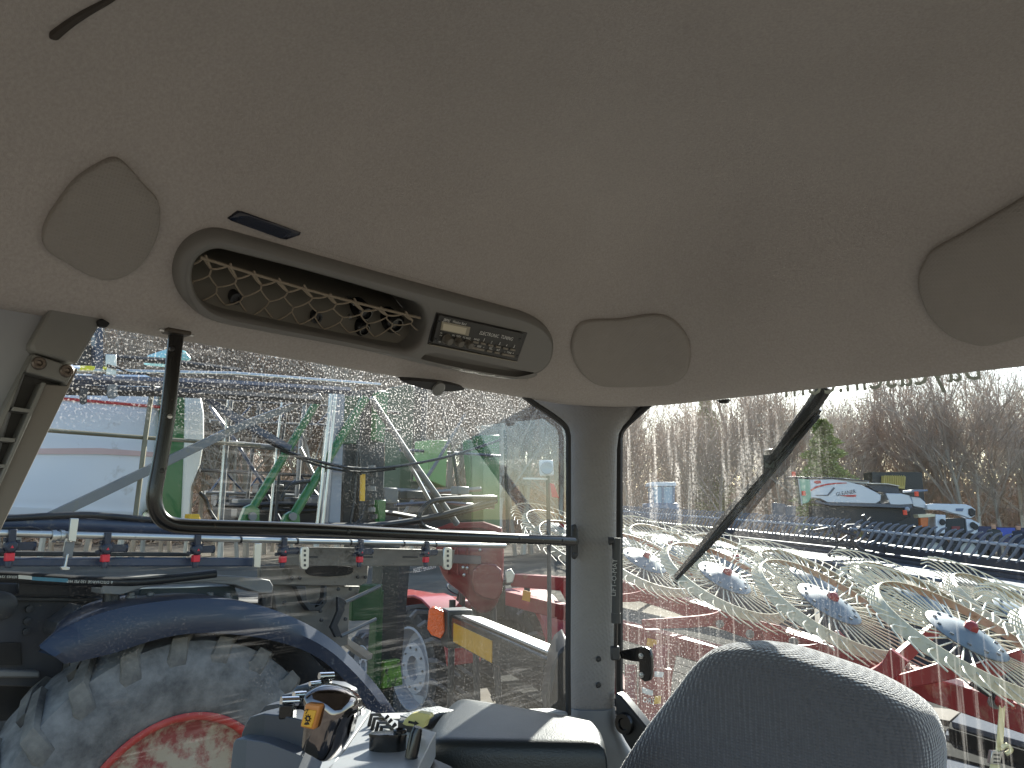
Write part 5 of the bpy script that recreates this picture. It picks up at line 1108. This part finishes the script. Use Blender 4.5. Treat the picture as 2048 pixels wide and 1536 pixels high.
tp('webbing', [2000, 1408, 2011, 1412, 2006, 1500, 1992, 1502], pd(4.5), 0.006, strm, stp)
tp('ratchet', [1984, 1502, 2006, 1504, 2000, 1530, 1980, 1528], pd(4.48), 0.03, steel, stp, 0.003)
for y in (1508, 1516, 1523): tp('ratchet_slot', [1988, y, 2000, y + 1, 1999, y + 4, 1987, y + 3], pd(4.478), 0.004, dkst, stp)
tp('webbing', [1981, 1528, 2000, 1530, 2008, 1640, 1970, 1640], pd(4.5), 0.006, strm, stp)
tt('loose_end', [2004, 1496, 2014, 1490, 2022, 1500, 2012, 1508], pd(4.47), 0.012, strm, stp, 6, 4)

# ================================================================== red compact tractor beyond the sprayer
tr_ = thing('red_tractor', V((-1.2, 10.6, 0)), 'red compact tractor with grey rims seen past the sprayer mast', 'tractor')
s_ = V((-0.81, -0.58, 0)).normalized(); f_ = V((-s_.y * -1, 0, 0)); f_ = V((-0.58, 0.81, 0)).normalized()
D0 = 10.0; w0 = V(((862 - 1024) / F * D0, D0, 0.75))
ttyre = M('farm_tyre', S(40, 42, 46), 0.8, var=0.2, scale=6, dirt=S(96, 95, 94), dscale=8, dthr=0.6)
rimg = M('rim_silver', S(152, 154, 162), 0.45, metal=0.0, var=0.08)
def farm_wheel(c, r, hw, rr, ax, parent, nl=18):
    w = MB().lathe(c, ax, [(hw * 0.85, rr), (hw * 1.05, rr * 1.15), (hw * 1.1, r * 0.82), (hw, r * 0.93), (0, r * 0.955), (-hw, r * 0.93), (-hw * 1.1, r * 0.8), (-hw * 0.85, rr)], 40).build('wheel', ttyre, parent, smooth=True, angle=50)
    MB().lathe(c, ax, [(hw * 0.9, rr * 1.03), (hw * 0.95, rr * 0.98), (hw * 0.6, rr * 0.93), (hw * 0.3, rr * 0.9), (hw * 0.25, rr * 0.72), (hw * 0.7, rr * 0.62), (hw * 0.75, rr * 0.30), (hw * 0.4, rr * 0.28), (hw * 0.4, 0.001)], 36).build('rim', rimg, w, smooth=True, angle=40)
    for k in range(10):
        u, v = frame(ax); a = k * 0.628; p = c + (u * math.cos(a) + v * math.sin(a)) * rr * 0.5 + ax * hw * 0.73
        MB().lathe(p, ax, [(0, 0.016), (0.015, 0.014), (0.016, 0.0005)], 6).build('wheel_nut', grst, w)
    u, v = frame(ax)
    for side in (1, -1):
        base = None
        for k in range(nl):
            th = 2 * math.pi * (k + (0.5 if side < 0 else 0)) / nl
            if base is None:
                mb = MB(); rg = []
                for t, a_, r_ in ((0, -0.02, r * 0.95), (0.16, hw * 0.55, r * 0.95), (0.27, hw * 1.0, r * 0.925), (0.30, hw * 1.1, r * 0.84)):
                    e = u * math.cos(t * side) + v * math.sin(t * side); tg = -u * math.sin(t * side) + v * math.cos(t * side); p = ax * a_ * side + e * r_; n_ = (e if r_ > r * 0.88 else (e * 0.3 + ax * side)).normalized()
                    rg.append([p - tg * 0.03, p + tg * 0.03, p + tg * 0.022 + n_ * 0.045, p - tg * 0.022 + n_ * 0.045])
                base = mb.loft(rg).build('tread_lug', M('lug_dusty', S(104, 104, 108), 0.85, var=0.2), w, 0.004, local=True); o = base
            else: o = base.copy(); COL.objects.link(o); o.parent = w
            o.location = c - W[w]; o.rotation_mode = 'QUATERNION'; o.rotation_quaternion = Quaternion(ax, th)
    return w
farm_wheel(w0, 0.75, 0.27, 0.48, s_, tr_); farm_wheel(w0 - s_ * 1.5, 0.75, 0.27, 0.46, -s_, tr_, 12)
farm_wheel(w0 + f_ * 1.8 - s_ * 0.1 - Z * 0.27, 0.48, 0.15, 0.28, s_, tr_, 12); farm_wheel(w0 + f_ * 1.8 - s_ * 1.4 - Z * 0.27, 0.48, 0.15, 0.28, -s_, tr_, 12)
trr = M('tractor_red', S(150, 24, 30), 0.3, var=0.1, scale=4, coat=0.4)
MB().box(w0 - s_ * 0.75 + f_ * 1.45 + Z * 0.42, (f_, s_, Z), (0.95, 0.32, 0.28)).build('hood', trr, tr_, 0.08, seg=4)
MB().box(w0 - s_ * 0.75 + f_ * 0.8 - Z * 0.05, (f_, s_, Z), (1.2, 0.22, 0.22)).build('transmission', dkst, tr_, 0.03)
MB().tube([w0, w0 - s_ * 1.5], 0.10, 12).build('rear_axle', dkst, tr_, smooth=True)
lettering('lettering', 'MASSEY FERGUSON', (828, 1146), (872, 1136), (w0 + s_ * 0.05 - s_ * 0.45, s_), white_p, tr_, 1.3, 0.005)
def fender(c, sd_):
    mb = MB(); rg = []
    for k in range(15):
        a = math.radians(-15 + 185 * k / 14); e = f_ * math.cos(a) + Z * math.sin(a); p = c + e * 0.84
        rg.append([p + sd_ * 0.22, p + sd_ * 0.22 + e * 0.03, p - sd_ * 0.22 + e * 0.03, p - sd_ * 0.26, ])
    return mb.loft(rg).build('fender', trr, tr_, 0.01)
fender(w0, s_); fender(w0 - s_ * 1.5, -s_)
for off, mt in ((0.0, M('lamp_orange', S(240, 130, 20), 0.2)), (-0.28, M('lamp_red', S(220, 24, 30), 0.2))):
    c = w0 - f_ * 0.78 + Z * (0.62 + off * 0.6) - s_ * (0.1 + off * 0.2)
    MB().lathe(c, -f_, [(-0.05, 0.06), (0, 0.06), (0.02, 0.05), (0.025, 0.0005)], 14).build('lamp', mt, tr_, smooth=True, angle=40)
MB().box(w0 - s_ * 0.75 + f_ * 0.0 + Z * 0.55, (f_, s_, Z), (0.25, 0.25, 0.06)).build('seat', black, tr_, 0.03)
MB().box(w0 - s_ * 0.75 - f_ * 0.24 + Z * 0.75, (f_, s_, Z), (0.06, 0.24, 0.22)).build('seat_back', black, tr_, 0.03)
for k in (0.25, 1.25): MB().tube([w0 - s_ * k - f_ * 0.4 + Z * 0.1, w0 - s_ * k - f_ * 0.4 + Z * 1.0], 0.04, 8).build('roll_bar_post', dkst, tr_, smooth=True)
MB().tube([w0 - s_ * 0.25 - f_ * 0.4 + Z * 1.0, w0 - s_ * 1.25 - f_ * 0.4 + Z * 1.0], 0.04, 8).build('roll_bar_top', dkst, tr_, smooth=True)
MB().tube([w0 - s_ * 0.75 + f_ * 0.62 + Z * 0.5, w0 - s_ * 0.75 + f_ * 0.45 + Z * 0.85], 0.02, 8).build('steering_column', dkst, tr_)
c = w0 - s_ * 0.75 + f_ * 0.45 + Z * 0.86; MB().lathe(c, (V((0, 0, 1)) - f_ * 0.5), [(0, 0.17), (0.012, 0.185), (0, 0.20), (-0.012, 0.185)], 20, close=True).build('steering_wheel', black, tr_, smooth=True)
# maroon spreader hopper standing this side of it
mar = M('hopper_red', S(122, 22, 28), 0.28, var=0.12, scale=4, coat=0.3)
hop = thing('spreader_hopper', pt(940, 1215, 8.2), 'glossy dark red spreader hopper with rounded front beside the red tractor', 'hopper')
ho = crom(pairs([872, 1062, 900, 1052, 960, 1050, 995, 1060, 1006, 1085, 1006, 1140, 1004, 1180, 990, 1215, 970, 1228, 950, 1222, 925, 1190, 890, 1160, 874, 1120]), 3)
PH = pd(8.2); hx, hy = 945, 1130
MB().loft([[on(hx + (x - hx) * s, hy + (y - hy) * s, PH) + V((0, h, 0)) for x, y in ho] for s, h in ((0.4, -0.10), (0.8, -0.07), (0.95, -0.02), (1.0, 0.06), (1.0, 0.6), (0.8, 0.75))]).build('tub', mar, hop, smooth=True, angle=60)
tp('rim', [868, 1058, 900, 1046, 965, 1044, 1002, 1056, 1004, 1066, 960, 1056, 900, 1058, 870, 1070], pd(8.05), 0.5, mar, hop, 0.02)
for x in (892, 912, 932): tp('rib', [x, 1068, x + 4, 1068, x + 5, 1150, x + 1, 1146], pd(8.08), 0.06, mar, hop, 0.006)
tp('grey_band', [884, 1108, 962, 1112, 962, 1128, 888, 1126], pd(8.06), 0.05, M('band_grey', S(104, 92, 90), 0.5), hop, 0.004)
for x, y in ((926, 1135), (934, 1136), (928, 1150), (960, 1100), (948, 1090)): MB().ball(pt(x, y, 8.06), 0.018, 8, 5).build('bolt', alu, hop, smooth=True)
tp('spout', [945, 1140, 975, 1126, 1002, 1140, 1004, 1185, 985, 1200, 950, 1185], pd(8.02), 0.3, M('spout_red', S(120, 20, 26), 0.25, coat=0.4), hop, 0.03, smooth=2)
for f in ([905, 1200, 900, 1430], [985, 1205, 1000, 1430], [950, 1215, 955, 1430]): tt('leg', f, pd(8.4), 0.035, dkst, hop, 8)
tp('cap', [1010, 1142, 1022, 1138, 1030, 1150, 1026, 1166, 1012, 1168], pd(8.0), 0.1, alu, hop, 0.01)
# work lamp on a post and red warning flag plate
wl_ = thing('work_lamp', pt(1090, 1060, 6.5), 'square white work lamp on a thin post beside the pillar', 'lamp')
tp('housing', [1078, 920, 1106, 920, 1108, 951, 1080, 951], pd(6.52), 0.09, M('lamp_white', S(206, 208, 212), 0.4), wl_, 0.012)
c = pt(1094, 936, 6.515); MB().lathe(c, V((0, -1, 0)), [(0, 0.055), (0.01, 0.05), (0.004, 0.02), (0.004, 0.0005)], 16).build('lens', M('lamp_glass', S(150, 156, 166), 0.15), wl_, smooth=True)
tt('post', [1096, 950, 1098, 1120, 1100, 1400], pd(6.6), 0.018, dkst, wl_, 8)
tp('bracket', [1046, 955, 1095, 956, 1095, 960, 1046, 959], pd(6.58), 0.03, white_p, wl_, 0.002)
tp('warning_plate', [1100, 966, 1108, 968, 1118, 996, 1104, 994], pd(6.55), 0.02, M('flag_red', S(200, 40, 60), 0.5), wl_, 0.002)

# ================================================================== draper header with its long finger reel
hdr = thing('draper_header', V((4.5, 15, 0.2)), 'long dark blue harvester header with a reel of grey fingers behind the rake', 'harvester header')
hn = M('header_navy', S(30, 38, 52), 0.55, var=0.15, scale=3); hg = M('header_grey', S(92, 99, 112), 0.5, var=0.12, scale=2, dirt=S(90, 96, 106), dscale=3, dthr=0.6, spec=0.1)
fing = M('finger_grey', S(92, 98, 110), 0.45, var=0.12)
sections = (((1215, 1020, 26.0), (1690, 1055, 15.6)), ((1700, 1057, 15.4), (2160, 1104, 11.6)))
fm = None
def fingers():
    return MB().tube([V((0, 0.0, 0.0)), V((0.05, 0.0, 0.07)), V((0.12, 0.0, 0.13)), V((0.20, 0, 0.16))], [0.030, 0.028, 0.024, 0.014], 5).tube([V((0, 0, 0)), V((-0.06, 0, -0.10)), V((-0.12, 0, -0.18)), V((-0.20, 0.0, -0.26))], [0.030, 0.028, 0.024, 0.014], 5)
for (a, b) in sections:
    A, B = pt(*a), pt(*b); ln = (B - A).length; d = (B - A).normalized(); u = d.cross(Z).normalized()
    if u.y > 0: u = -u
    MB().tube([A, B], 0.026, 10).build('reel_bar', M('bar_pale', S(150, 156, 166), 0.4), hdr, smooth=True)
    for k in range(1, 4):
        off = u * (-0.5 - 0.15 * k) + Z * (-0.38 - 0.12 * k); MB().tube([A + off, B + off], 0.04, 8).build('reel_bar', hn, hdr, smooth=True)
    n = int(ln / 0.155)
    for k in range(n):
        p = A + d * (ln * (k + 0.5) / n)
        if 'finger' not in store: store['finger'] = fingers().build('reel_finger', fing, hdr, local=True, smooth=True); o = store['finger']
        else: o = store['finger'].copy(); COL.objects.link(o); o.parent = hdr
        ang = math.atan2(d.y, d.x); o.location = p - W[hdr]; o.rotation_euler = (rngw.uniform(-0.15, 0.1), rngw.uniform(-0.06, 0.06), ang + 0.2)
    # deck, back sheet and the long tube in front
    for nm, du, dz, w_, h_, mt in (('draper_deck', -0.2, -0.66, 0.75, 0.03, hg), ('front_tube', 0.85, -0.95, 0.11, 0.13, hn), ('cutter_bar', 0.55, -0.98, 0.14, 0.05, dkst), ('back_sheet', -1.0, -0.62, 0.05, 0.28, hg), ('back_tube', -1.05, -0.45, 0.12, 0.12, hn), ('front_skirt', 0.9, -1.52, 0.05, 0.50, hn)):
        c = (A + B) / 2 + u * du + Z * dz; MB().box(c, (d, u, Z), (ln / 2, w_, h_)).build(nm, mt, hdr, 0.02)
    for k in range(7):
        p = A + d * (ln * (k + 0.5) / 7) + u * 0.8 + Z * -0.80
        MB().loft([[p + d * 0.20 * t, p + d * 0.20 * t + Z * (0.05 + 0.11 * t), p + d * 0.20 * t + u * -0.12 + Z * (0.03 + 0.07 * t), p + d * 0.2 * t - u * 0.12] for t in (0.1, 0.6, 1.0)]).build('crop_divider_tip', M('tip_cream', S(222, 214, 190), 0.5), hdr, 0.01)
    for t in (0.02, 0.98):
        p = A + d * ln * t; MB().tube([p + u * -1.1 + Z * -0.2, p + u * -0.5 + Z * 0.02, p], 0.05, 8).build('reel_arm', hn, hdr, smooth=True)
        for sg in range(5): 
            a = sg * 1.2566; MB().tube([p + Z * -0.3, p + Z * -0.3 + u * 0.45 * math.cos(a) + Z * 0.32 * math.sin(a)], 0.025, 6).build('reel_spider', dkst, hdr)
c = pt(1690, 1062, 15.2)
for k in range(14):
    p = c + V((rngw.uniform(-0.4, 0.6), rngw.uniform(-0.3, 0.3), rngw.uniform(-0.35, 0.28))); MB().tube([p, p + V((rngw.uniform(-0.3, 0.3), 0, rngw.uniform(-0.25, 0.3)))], 0.035, 6).build('center_linkage', dkst, hdr)
for x in (1300, 1500, 1780, 1950, 2100):
    k = (x - 1215) / (2160 - 1215); p = pt(x, 1100, 26 - 14.4 * k ** 0.8); MB().tube([V((p.x, p.y, 0)), V((p.x, p.y, 1.5))], 0.08, 8).build('stand_leg', dkst, hdr)

# ================================================================== silver combine harvester
cmb = thing('combine_harvester', V((15.5, 42.5, 0)), 'silver combine harvester with a red swoosh and green tinted cab', 'combine harvester')
PC = (V((16, 41, 0)), V((0.28, 1, 0)).normalized())
def z4(*f): return [c for i in range(0, len(f), 2) for c in (1560 + f[i] / 4.197, 900 + f[i + 1] / 4.197)]
silv = M('combine_silver', S(186, 190, 200), 0.35, metal=0.25, var=0.06, scale=1)
silvb = M('combine_skirt', S(78, 84, 98), 0.4, var=0.1)
cp = lambda nm, f, lift, th, m, bv=0.03, par=None: tp(nm, z4(*f), PC, th, m, par or cmb, bv, lift=lift)
cp('side_panel', [245, 250, 420, 242, 560, 262, 700, 300, 800, 350, 850, 380, 845, 425, 805, 450, 400, 440, 330, 405, 250, 395], 0.0, 2.6, silv)
cp('skirt', [300, 418, 400, 440, 810, 448, 880, 452, 1110, 460, 1112, 490, 860, 480, 420, 466, 300, 440], -0.05, 2.4, silvb)
cp('grain_tank', [250, 232, 560, 234, 750, 256, 760, 285, 600, 272, 420, 250, 250, 252], -0.3, 2.0, silv)
cp('roof_deck', [62, 222, 480, 232, 750, 258, 750, 264, 480, 242, 62, 232], 0.1, 2.6, M('combine_dark', S(52, 58, 70), 0.4))
cp('engine_deck', [740, 280, 900, 282, 1000, 302, 1012, 358, 880, 360, 800, 340, 740, 300], -0.2, 2.2, M('engine_dark', S(60, 64, 74), 0.5, var=0.2))
cp('deck_rail', [730, 276, 900, 280, 1005, 300, 1005, 306, 900, 288, 730, 284], 0.0, 2.2, M('deck_pale', S(216, 206, 190), 0.5))
cp('rear_panel', [886, 362, 1020, 366, 1090, 384, 1118, 455, 1000, 462, 926, 458], 0.0, 2.4, silv)
cp('rear_chute', [1100, 390, 1180, 400, 1225, 440, 1225, 490, 1120, 470], -0.1, 2.0, silv)
cp('cab', [150, 238, 250, 246, 262, 400, 240, 440, 186, 456, 160, 330], 0.05, 2.2, M('cab_glass', S(120, 168, 146), 0.12, var=0.1))
cp('cab_post', [148, 238, 158, 238, 190, 458, 180, 462], 0.1, 0.2, M('combine_white', S(210, 212, 210), 0.4))
cp('swoosh', [244, 340, 300, 305, 380, 284, 470, 274, 560, 274, 560, 280, 480, 284, 390, 296, 310, 318, 250, 352], 0.04, 0.06, redp, 0)
cp('crest', [288, 258, 340, 256, 345, 278, 310, 284, 286, 274], 0.04, 0.06, redp, 0)
cp('auger_fold', [450, 310, 462, 322, 405, 385, 300, 384, 300, 376, 396, 376], 0.05, 0.1, silvb, 0.02)
lettering('lettering', 'GLEANER', z4(474, 388), z4(640, 362), PC, M('letter_dark', S(52, 58, 76), 0.5), cmb, 1.25, 0.04)
cp('underline', [500, 382, 640, 374, 636, 394, 560, 392], 0.04, 0.05, redp, 0)
cp('ladder', [40, 470, 130, 470, 125, 560, 40, 570], 0.3, 0.2, silvb)
for x, y in ((92, 205), (1112, 370), (1016, 525), (175, 365)):
    c = on(*z4(x, y), PC) - V((0, 0.4, 0)); MB().tube([c - Z * 0.12, c + Z * 0.12], 0.10, 10).build('beacon', M('beacon_red', S(232, 66, 40), 0.3), cmb, smooth=True)
c = on(*z4(1044, 498), PC) - V((0, 0.3, 0)); MB().ball(c, 0.13).build('rear_lamp', M('lamp_glass'), cmb, smooth=True)
cax = -PC[1]
for x, r, rr in ((230, 0.95, 0.5), (940, 0.75, 0.4)):
    p = on(*z4(x, 520), PC); p = V((p.x, p.y, r)) + PC[1] * 0.4
    w = MB().lathe(p, cax, [(0.3, rr), (0.35, r * 0.8), (0.3, r * 0.95), (0, r), (-0.3, r * 0.95), (-0.3, rr)], 28).build('wheel', ttyre, cmb, smooth=True, angle=50)
    MB().lathe(p, cax, [(0.3, rr * 1.02), (0.2, rr * 0.9), (0.22, 0.001)], 24).build('rim', M('rim_pale', S(190, 190, 186), 0.5), w, smooth=True)
cp('underframe', [270, 466, 1110, 488, 1110, 560, 900, 640, 270, 640], -0.4, 1.6, M('under_dark', S(40, 42, 46), 0.6))
cp('feeder_house', [-60, 440, 40, 450, 140, 520, 120, 640, -60, 620], -0.3, 1.5, silvb)
# ---- second machine: pale self propelled sprayer with a thick folded arm
wm = thing('white_machine', V((24, 40, 0)), 'white machine with a thick tubular arm and black grille right of the combine', 'farm machine')
PW_ = (V((23, 39, 0)), V((0.2, 1, 0)).normalized())
wp4 = lambda nm, f, lift, th, m, bv=0.03: tp(nm, z4(*f), PW_, th, m, wm, bv, lift=lift)
whm = M('machine_white', S(206, 212, 222), 0.4, var=0.06); 
wp4('arm', [1230, 455, 1300, 450, 1560, 456, 1600, 470, 1640, 500, 1640, 550, 1600, 575, 1560, 560, 1500, 540, 1440, 528, 1380, 505, 1240, 500], 0.0, 0.7, whm, 0.08)
wp4('arm_end', [1580, 492, 1612, 488, 1636, 510, 1636, 545, 1604, 562, 1580, 540], 0.1, 0.3, M('under_dark'), 0.04)
wp4('arm_patch', [1475, 490, 1540, 490, 1530, 515, 1475, 512], 0.04, 0.1, M('patch_blue', S(96, 112, 140), 0.5), 0)
wp4('body', [1300, 540, 1386, 545, 1386, 600, 1380, 700, 1306, 700], 0.1, 1.5, whm)
wp4('body', [1556, 578, 1600, 582, 1676, 620, 1660, 650, 1650, 712, 1570, 690], 0.1, 1.5, whm)
wp4('grille', [1386, 575, 1556, 572, 1556, 700, 1386, 700], 0.0, 1.4, M('grille_dark', S(44, 50, 54), 0.6, var=0.4, scale=14))
wp4('badge', [1440, 640, 1510, 640, 1505, 668, 1440, 668], 0.05, 0.08, M('badge_red', S(120, 50, 56), 0.5), 0)
wp4('lamp_box', [1150, 540, 1300, 536, 1300, 560, 1160, 570], 0.1, 0.8, M('box_cream', S(208, 200, 172), 0.5))
wp4('lamp_lens', [1170, 570, 1240, 566, 1235, 640, 1175, 650], 0.15, 0.4, M('lens_rust', S(196, 104, 52), 0.4, var=0.3), 0.03)
wp4('cab_roof', [1100, 335, 1240, 332, 1245, 345, 1100, 350], 0.0, 1.5, M('roof_blue', S(110, 126, 150), 0.4))
for x, y in ((1345, 605), (1600, 630), (1620, 645)):
    c = on(*z4(x, y), PW_) - V((0, 0.2, 0)); MB().lathe(c, V((0, -1, 0)), [(0, 0.16), (0.05, 0.14), (0.06, 0.0005)], 12).build('headlamp', M('under_dark'), wm, smooth=True)
for x in (1310, 1600):
    p = on(*z4(x, 640), PW_); p = V((p.x, p.y + 0.5, 0.85)); w = MB().lathe(p, V((-0.2, -1, 0)), [(0.25, 0.4), (0.25, 0.8), (0, 0.85), (-0.25, 0.8), (-0.25, 0.4)], 24).build('wheel', ttyre, wm, smooth=True, angle=50)
    MB().lathe(p, V((-0.2, -1, 0)), [(0.24, 0.42), (0.15, 0.3), (0.15, 0.001)], 20).build('rim', M('rim_pale'), w, smooth=True)
wp4('chassis', [1160, 640, 1660, 690, 1660, 730, 1160, 730], -0.2, 1.2, M('under_dark'))
# straw coloured container at the edge of the wood
cnt = thing('storage_box', on(*z4(960, 300), pd(50)), 'tan ribbed box above the combine at the edge of the wood', 'box')
tp('box', z4(876, 214, 1058, 222, 1050, 330, 870, 300), pd(49), 2.0, M('box_tan', S(186, 166, 96), 0.7, var=0.25, scale=2), cnt, 0.03)
for k in range(9): x = 885 + k * 19; tp('rib', z4(x, 212, x + 6, 212, x + 6, 300, x, 300), pd(48.95), 0.05, M('rib_tan', S(170, 150, 84), 0.7), cnt)
MB().box(on(*z4(960, 400), pd(50)) - Z * 1.0, (V((1, 0, 0)), V((0, 1, 0)), Z), (1.6, 0.6, 2.6)).build('stand', dkst, cnt)
# ---- blue tractor far off at the left of the rear window
bt = thing('blue_tractor', V((7.6, 38, 0)), 'pale blue tractor cab far off behind the dusty left side of the rear window', 'tractor')
blp = M('tractor_blue', S(96, 116, 142), 0.4, var=0.1); PBt = pd(38)
tp('cab_roof', [1303, 964, 1352, 964, 1354, 972, 1301, 972], PBt, 1.6, M('roof_white', S(200, 206, 214), 0.5), bt, 0.05)
tp('cab_glass', [1305, 973, 1350, 973, 1348, 1008, 1308, 1008], pd(38.1), 1.4, M('glass_blue', S(120, 156, 182), 0.15), bt, 0.02)
for x in (1305, 1326, 1348): tp('cab_post', [x - 1.5, 972, x + 1.5, 972, x + 1.5, 1010, x - 1.5, 1010], PBt, 0.1, blp, bt)
tp('body', [1296, 1006, 1358, 1006, 1362, 1040, 1294, 1040], PBt, 1.8, blp, bt, 0.1)
for x in (1300, 1352):
    p = pt(x, 1100, 38.2); MB().lathe(V((p.x, 38.4, 0.8)), V((0, -1, 0)), [(0.2, 0.4), (0.22, 0.7), (0, 0.8), (-0.2, 0.7), (-0.2, 0.4)], 24).build('wheel', ttyre, bt, smooth=True, angle=50)
# ---- blue truck behind the people
bk = thing('blue_trailer', V((28.5, 45, 0)), 'dark blue low trailer behind the two people at the right edge', 'trailer')
bl_ = M('truck_blue', S(26, 40, 84), 0.35, var=0.15); PK = pd(45)
tp('bed', [1955, 1052, 2120, 1058, 2120, 1088, 1955, 1084], PK, 2.0, bl_, bk, 0.05)
tp('headboard', [1996, 1056, 2030, 1056, 2030, 1074, 1996, 1072], pd(44.9), 0.2, M('truck_bright', S(36, 74, 176), 0.35), bk, 0.03)
for x in (1975, 2040, 2100):
    p = pt(x, 1100, 44.8); MB().lathe(V((p.x, 45.2, 0.5)), V((0, -1, 0)), [(0.3, 0.2), (0.32, 0.45), (0.2, 0.5), (0, 0.5), (0, 0.2)], 20).build('wheel', ttyre, bk, smooth=True, angle=50)

# ================================================================== two people standing by the machines
def person(loc, h, face, coat, legs, hair, label):
    k = h / 1.75; c, s = math.cos(face), math.sin(face)
    T = lambda x, y, z: (x * c - y * s, x * s + y * c, z)
    J = {'pelvis': (0, 0, 0.95), 'waist': (0, 0, 1.10), 'chest': (0, 0.01, 1.32), 'neck': (0, 0, 1.50), 'head0': (0, -0.01, 1.58), 'head1': (0, -0.015, 1.68), 'head2': (0, 0, 1.74),
         'sl': (0.19, 0, 1.43), 'el': (0.25, 0.04, 1.15), 'hl': (0.22, -0.12, 0.95), 'sr': (-0.19, 0, 1.43), 'er': (-0.25, 0.05, 1.14), 'hr': (-0.20, -0.14, 1.0),
         'pl': (0.10, 0, 0.92), 'kl': (0.11, -0.02, 0.50), 'al': (0.11, 0.02, 0.09), 'tl': (0.12, -0.14, 0.04), 'pr': (-0.10, 0, 0.92), 'kr': (-0.11, -0.01, 0.50), 'ar': (-0.11, 0.03, 0.09), 'tr': (-0.12, -0.13, 0.04)}
    rad = {'pelvis': 0.15, 'waist': 0.14, 'chest': 0.165, 'neck': 0.06, 'head0': 0.085, 'head1': 0.10, 'head2': 0.07, 'sl': 0.08, 'el': 0.055, 'hl': 0.04, 'sr': 0.08, 'er': 0.055, 'hr': 0.04, 'pl': 0.10, 'kl': 0.07, 'al': 0.05, 'tl': 0.04, 'pr': 0.10, 'kr': 0.07, 'ar': 0.05, 'tr': 0.04}
    E = [('pelvis', 'waist'), ('waist', 'chest'), ('chest', 'neck'), ('neck', 'head0'), ('head0', 'head1'), ('head1', 'head2'), ('chest', 'sl'), ('sl', 'el'), ('el', 'hl'), ('chest', 'sr'), ('sr', 'er'), ('er', 'hr'), ('pelvis', 'pl'), ('pl', 'kl'), ('kl', 'al'), ('al', 'tl'), ('pelvis', 'pr'), ('pr', 'kr'), ('kr', 'ar'), ('ar', 'tr')]
    names = list(J); me = bpy.data.meshes.new('person'); me.from_pydata([tuple(V(T(*J[n])) * k) for n in names], [(names.index(a), names.index(b)) for a, b in E], [])
    o = bpy.data.objects.new('person', me); COL.objects.link(o); o.location = loc
    m = o.modifiers.new('skin', 'SKIN'); sv = me.skin_vertices[0].data
    for i, n in enumerate(names): sv[i].radius = (rad[n] * k, rad[n] * k * (0.75 if n in ('chest', 'waist', 'pelvis') else 1)); sv[i].use_root = (n == 'pelvis')
    ss = o.modifiers.new('sub', 'SUBSURF'); ss.levels = 2; ss.render_levels = 2
    mt = bpy.data.materials.new('clothing'); mt.use_nodes = True; N = mt.node_tree.nodes; K = mt.node_tree.links
    tc = N.new('ShaderNodeTexCoord'); sx = N.new('ShaderNodeSeparateXYZ'); K.new(tc.outputs['Object'], sx.inputs[0]); mr = N.new('ShaderNodeMath'); mr.operation = 'DIVIDE'; mr.inputs[1].default_value = 1.85 * k; K.new(sx.outputs[2], mr.inputs[0])
    rp = N.new('ShaderNodeValToRGB'); rp.color_ramp.interpolation = 'CONSTANT'; e = rp.color_ramp.elements; e[0].color = S(30, 26, 24); e[1].position = 0.06; e[1].color = legs
    for p_, c_ in ((0.50, coat), (0.825, S(196, 150, 124)), (0.915, hair)): x = e.new(p_); x.color = c_
    K.new(mr.outputs[0], rp.inputs[0]); K.new(rp.outputs[0], N['Principled BSDF'].inputs['Base Color']); N['Principled BSDF'].inputs['Roughness'].default_value = 0.8
    me.materials.append(mt); me.materials.append(mt); return tag(o, label, 'person')
p = pt(1986, 1046, 39); person(V((p.x, 39, 0)), 2.6 - (1046 - 1030) / F * 39, 2.6, S(60, 64, 66), S(52, 54, 60), S(150, 112, 70), 'person in a grey jacket standing beyond the header fingers')
p = pt(2036, 1048, 38); person(V((p.x, 38, 0)), 2.6 - (1048 - 1030) / F * 38, -0.9, S(40, 48, 66), S(40, 44, 56), S(54, 44, 40), 'person in a dark navy jacket at the right picture edge')
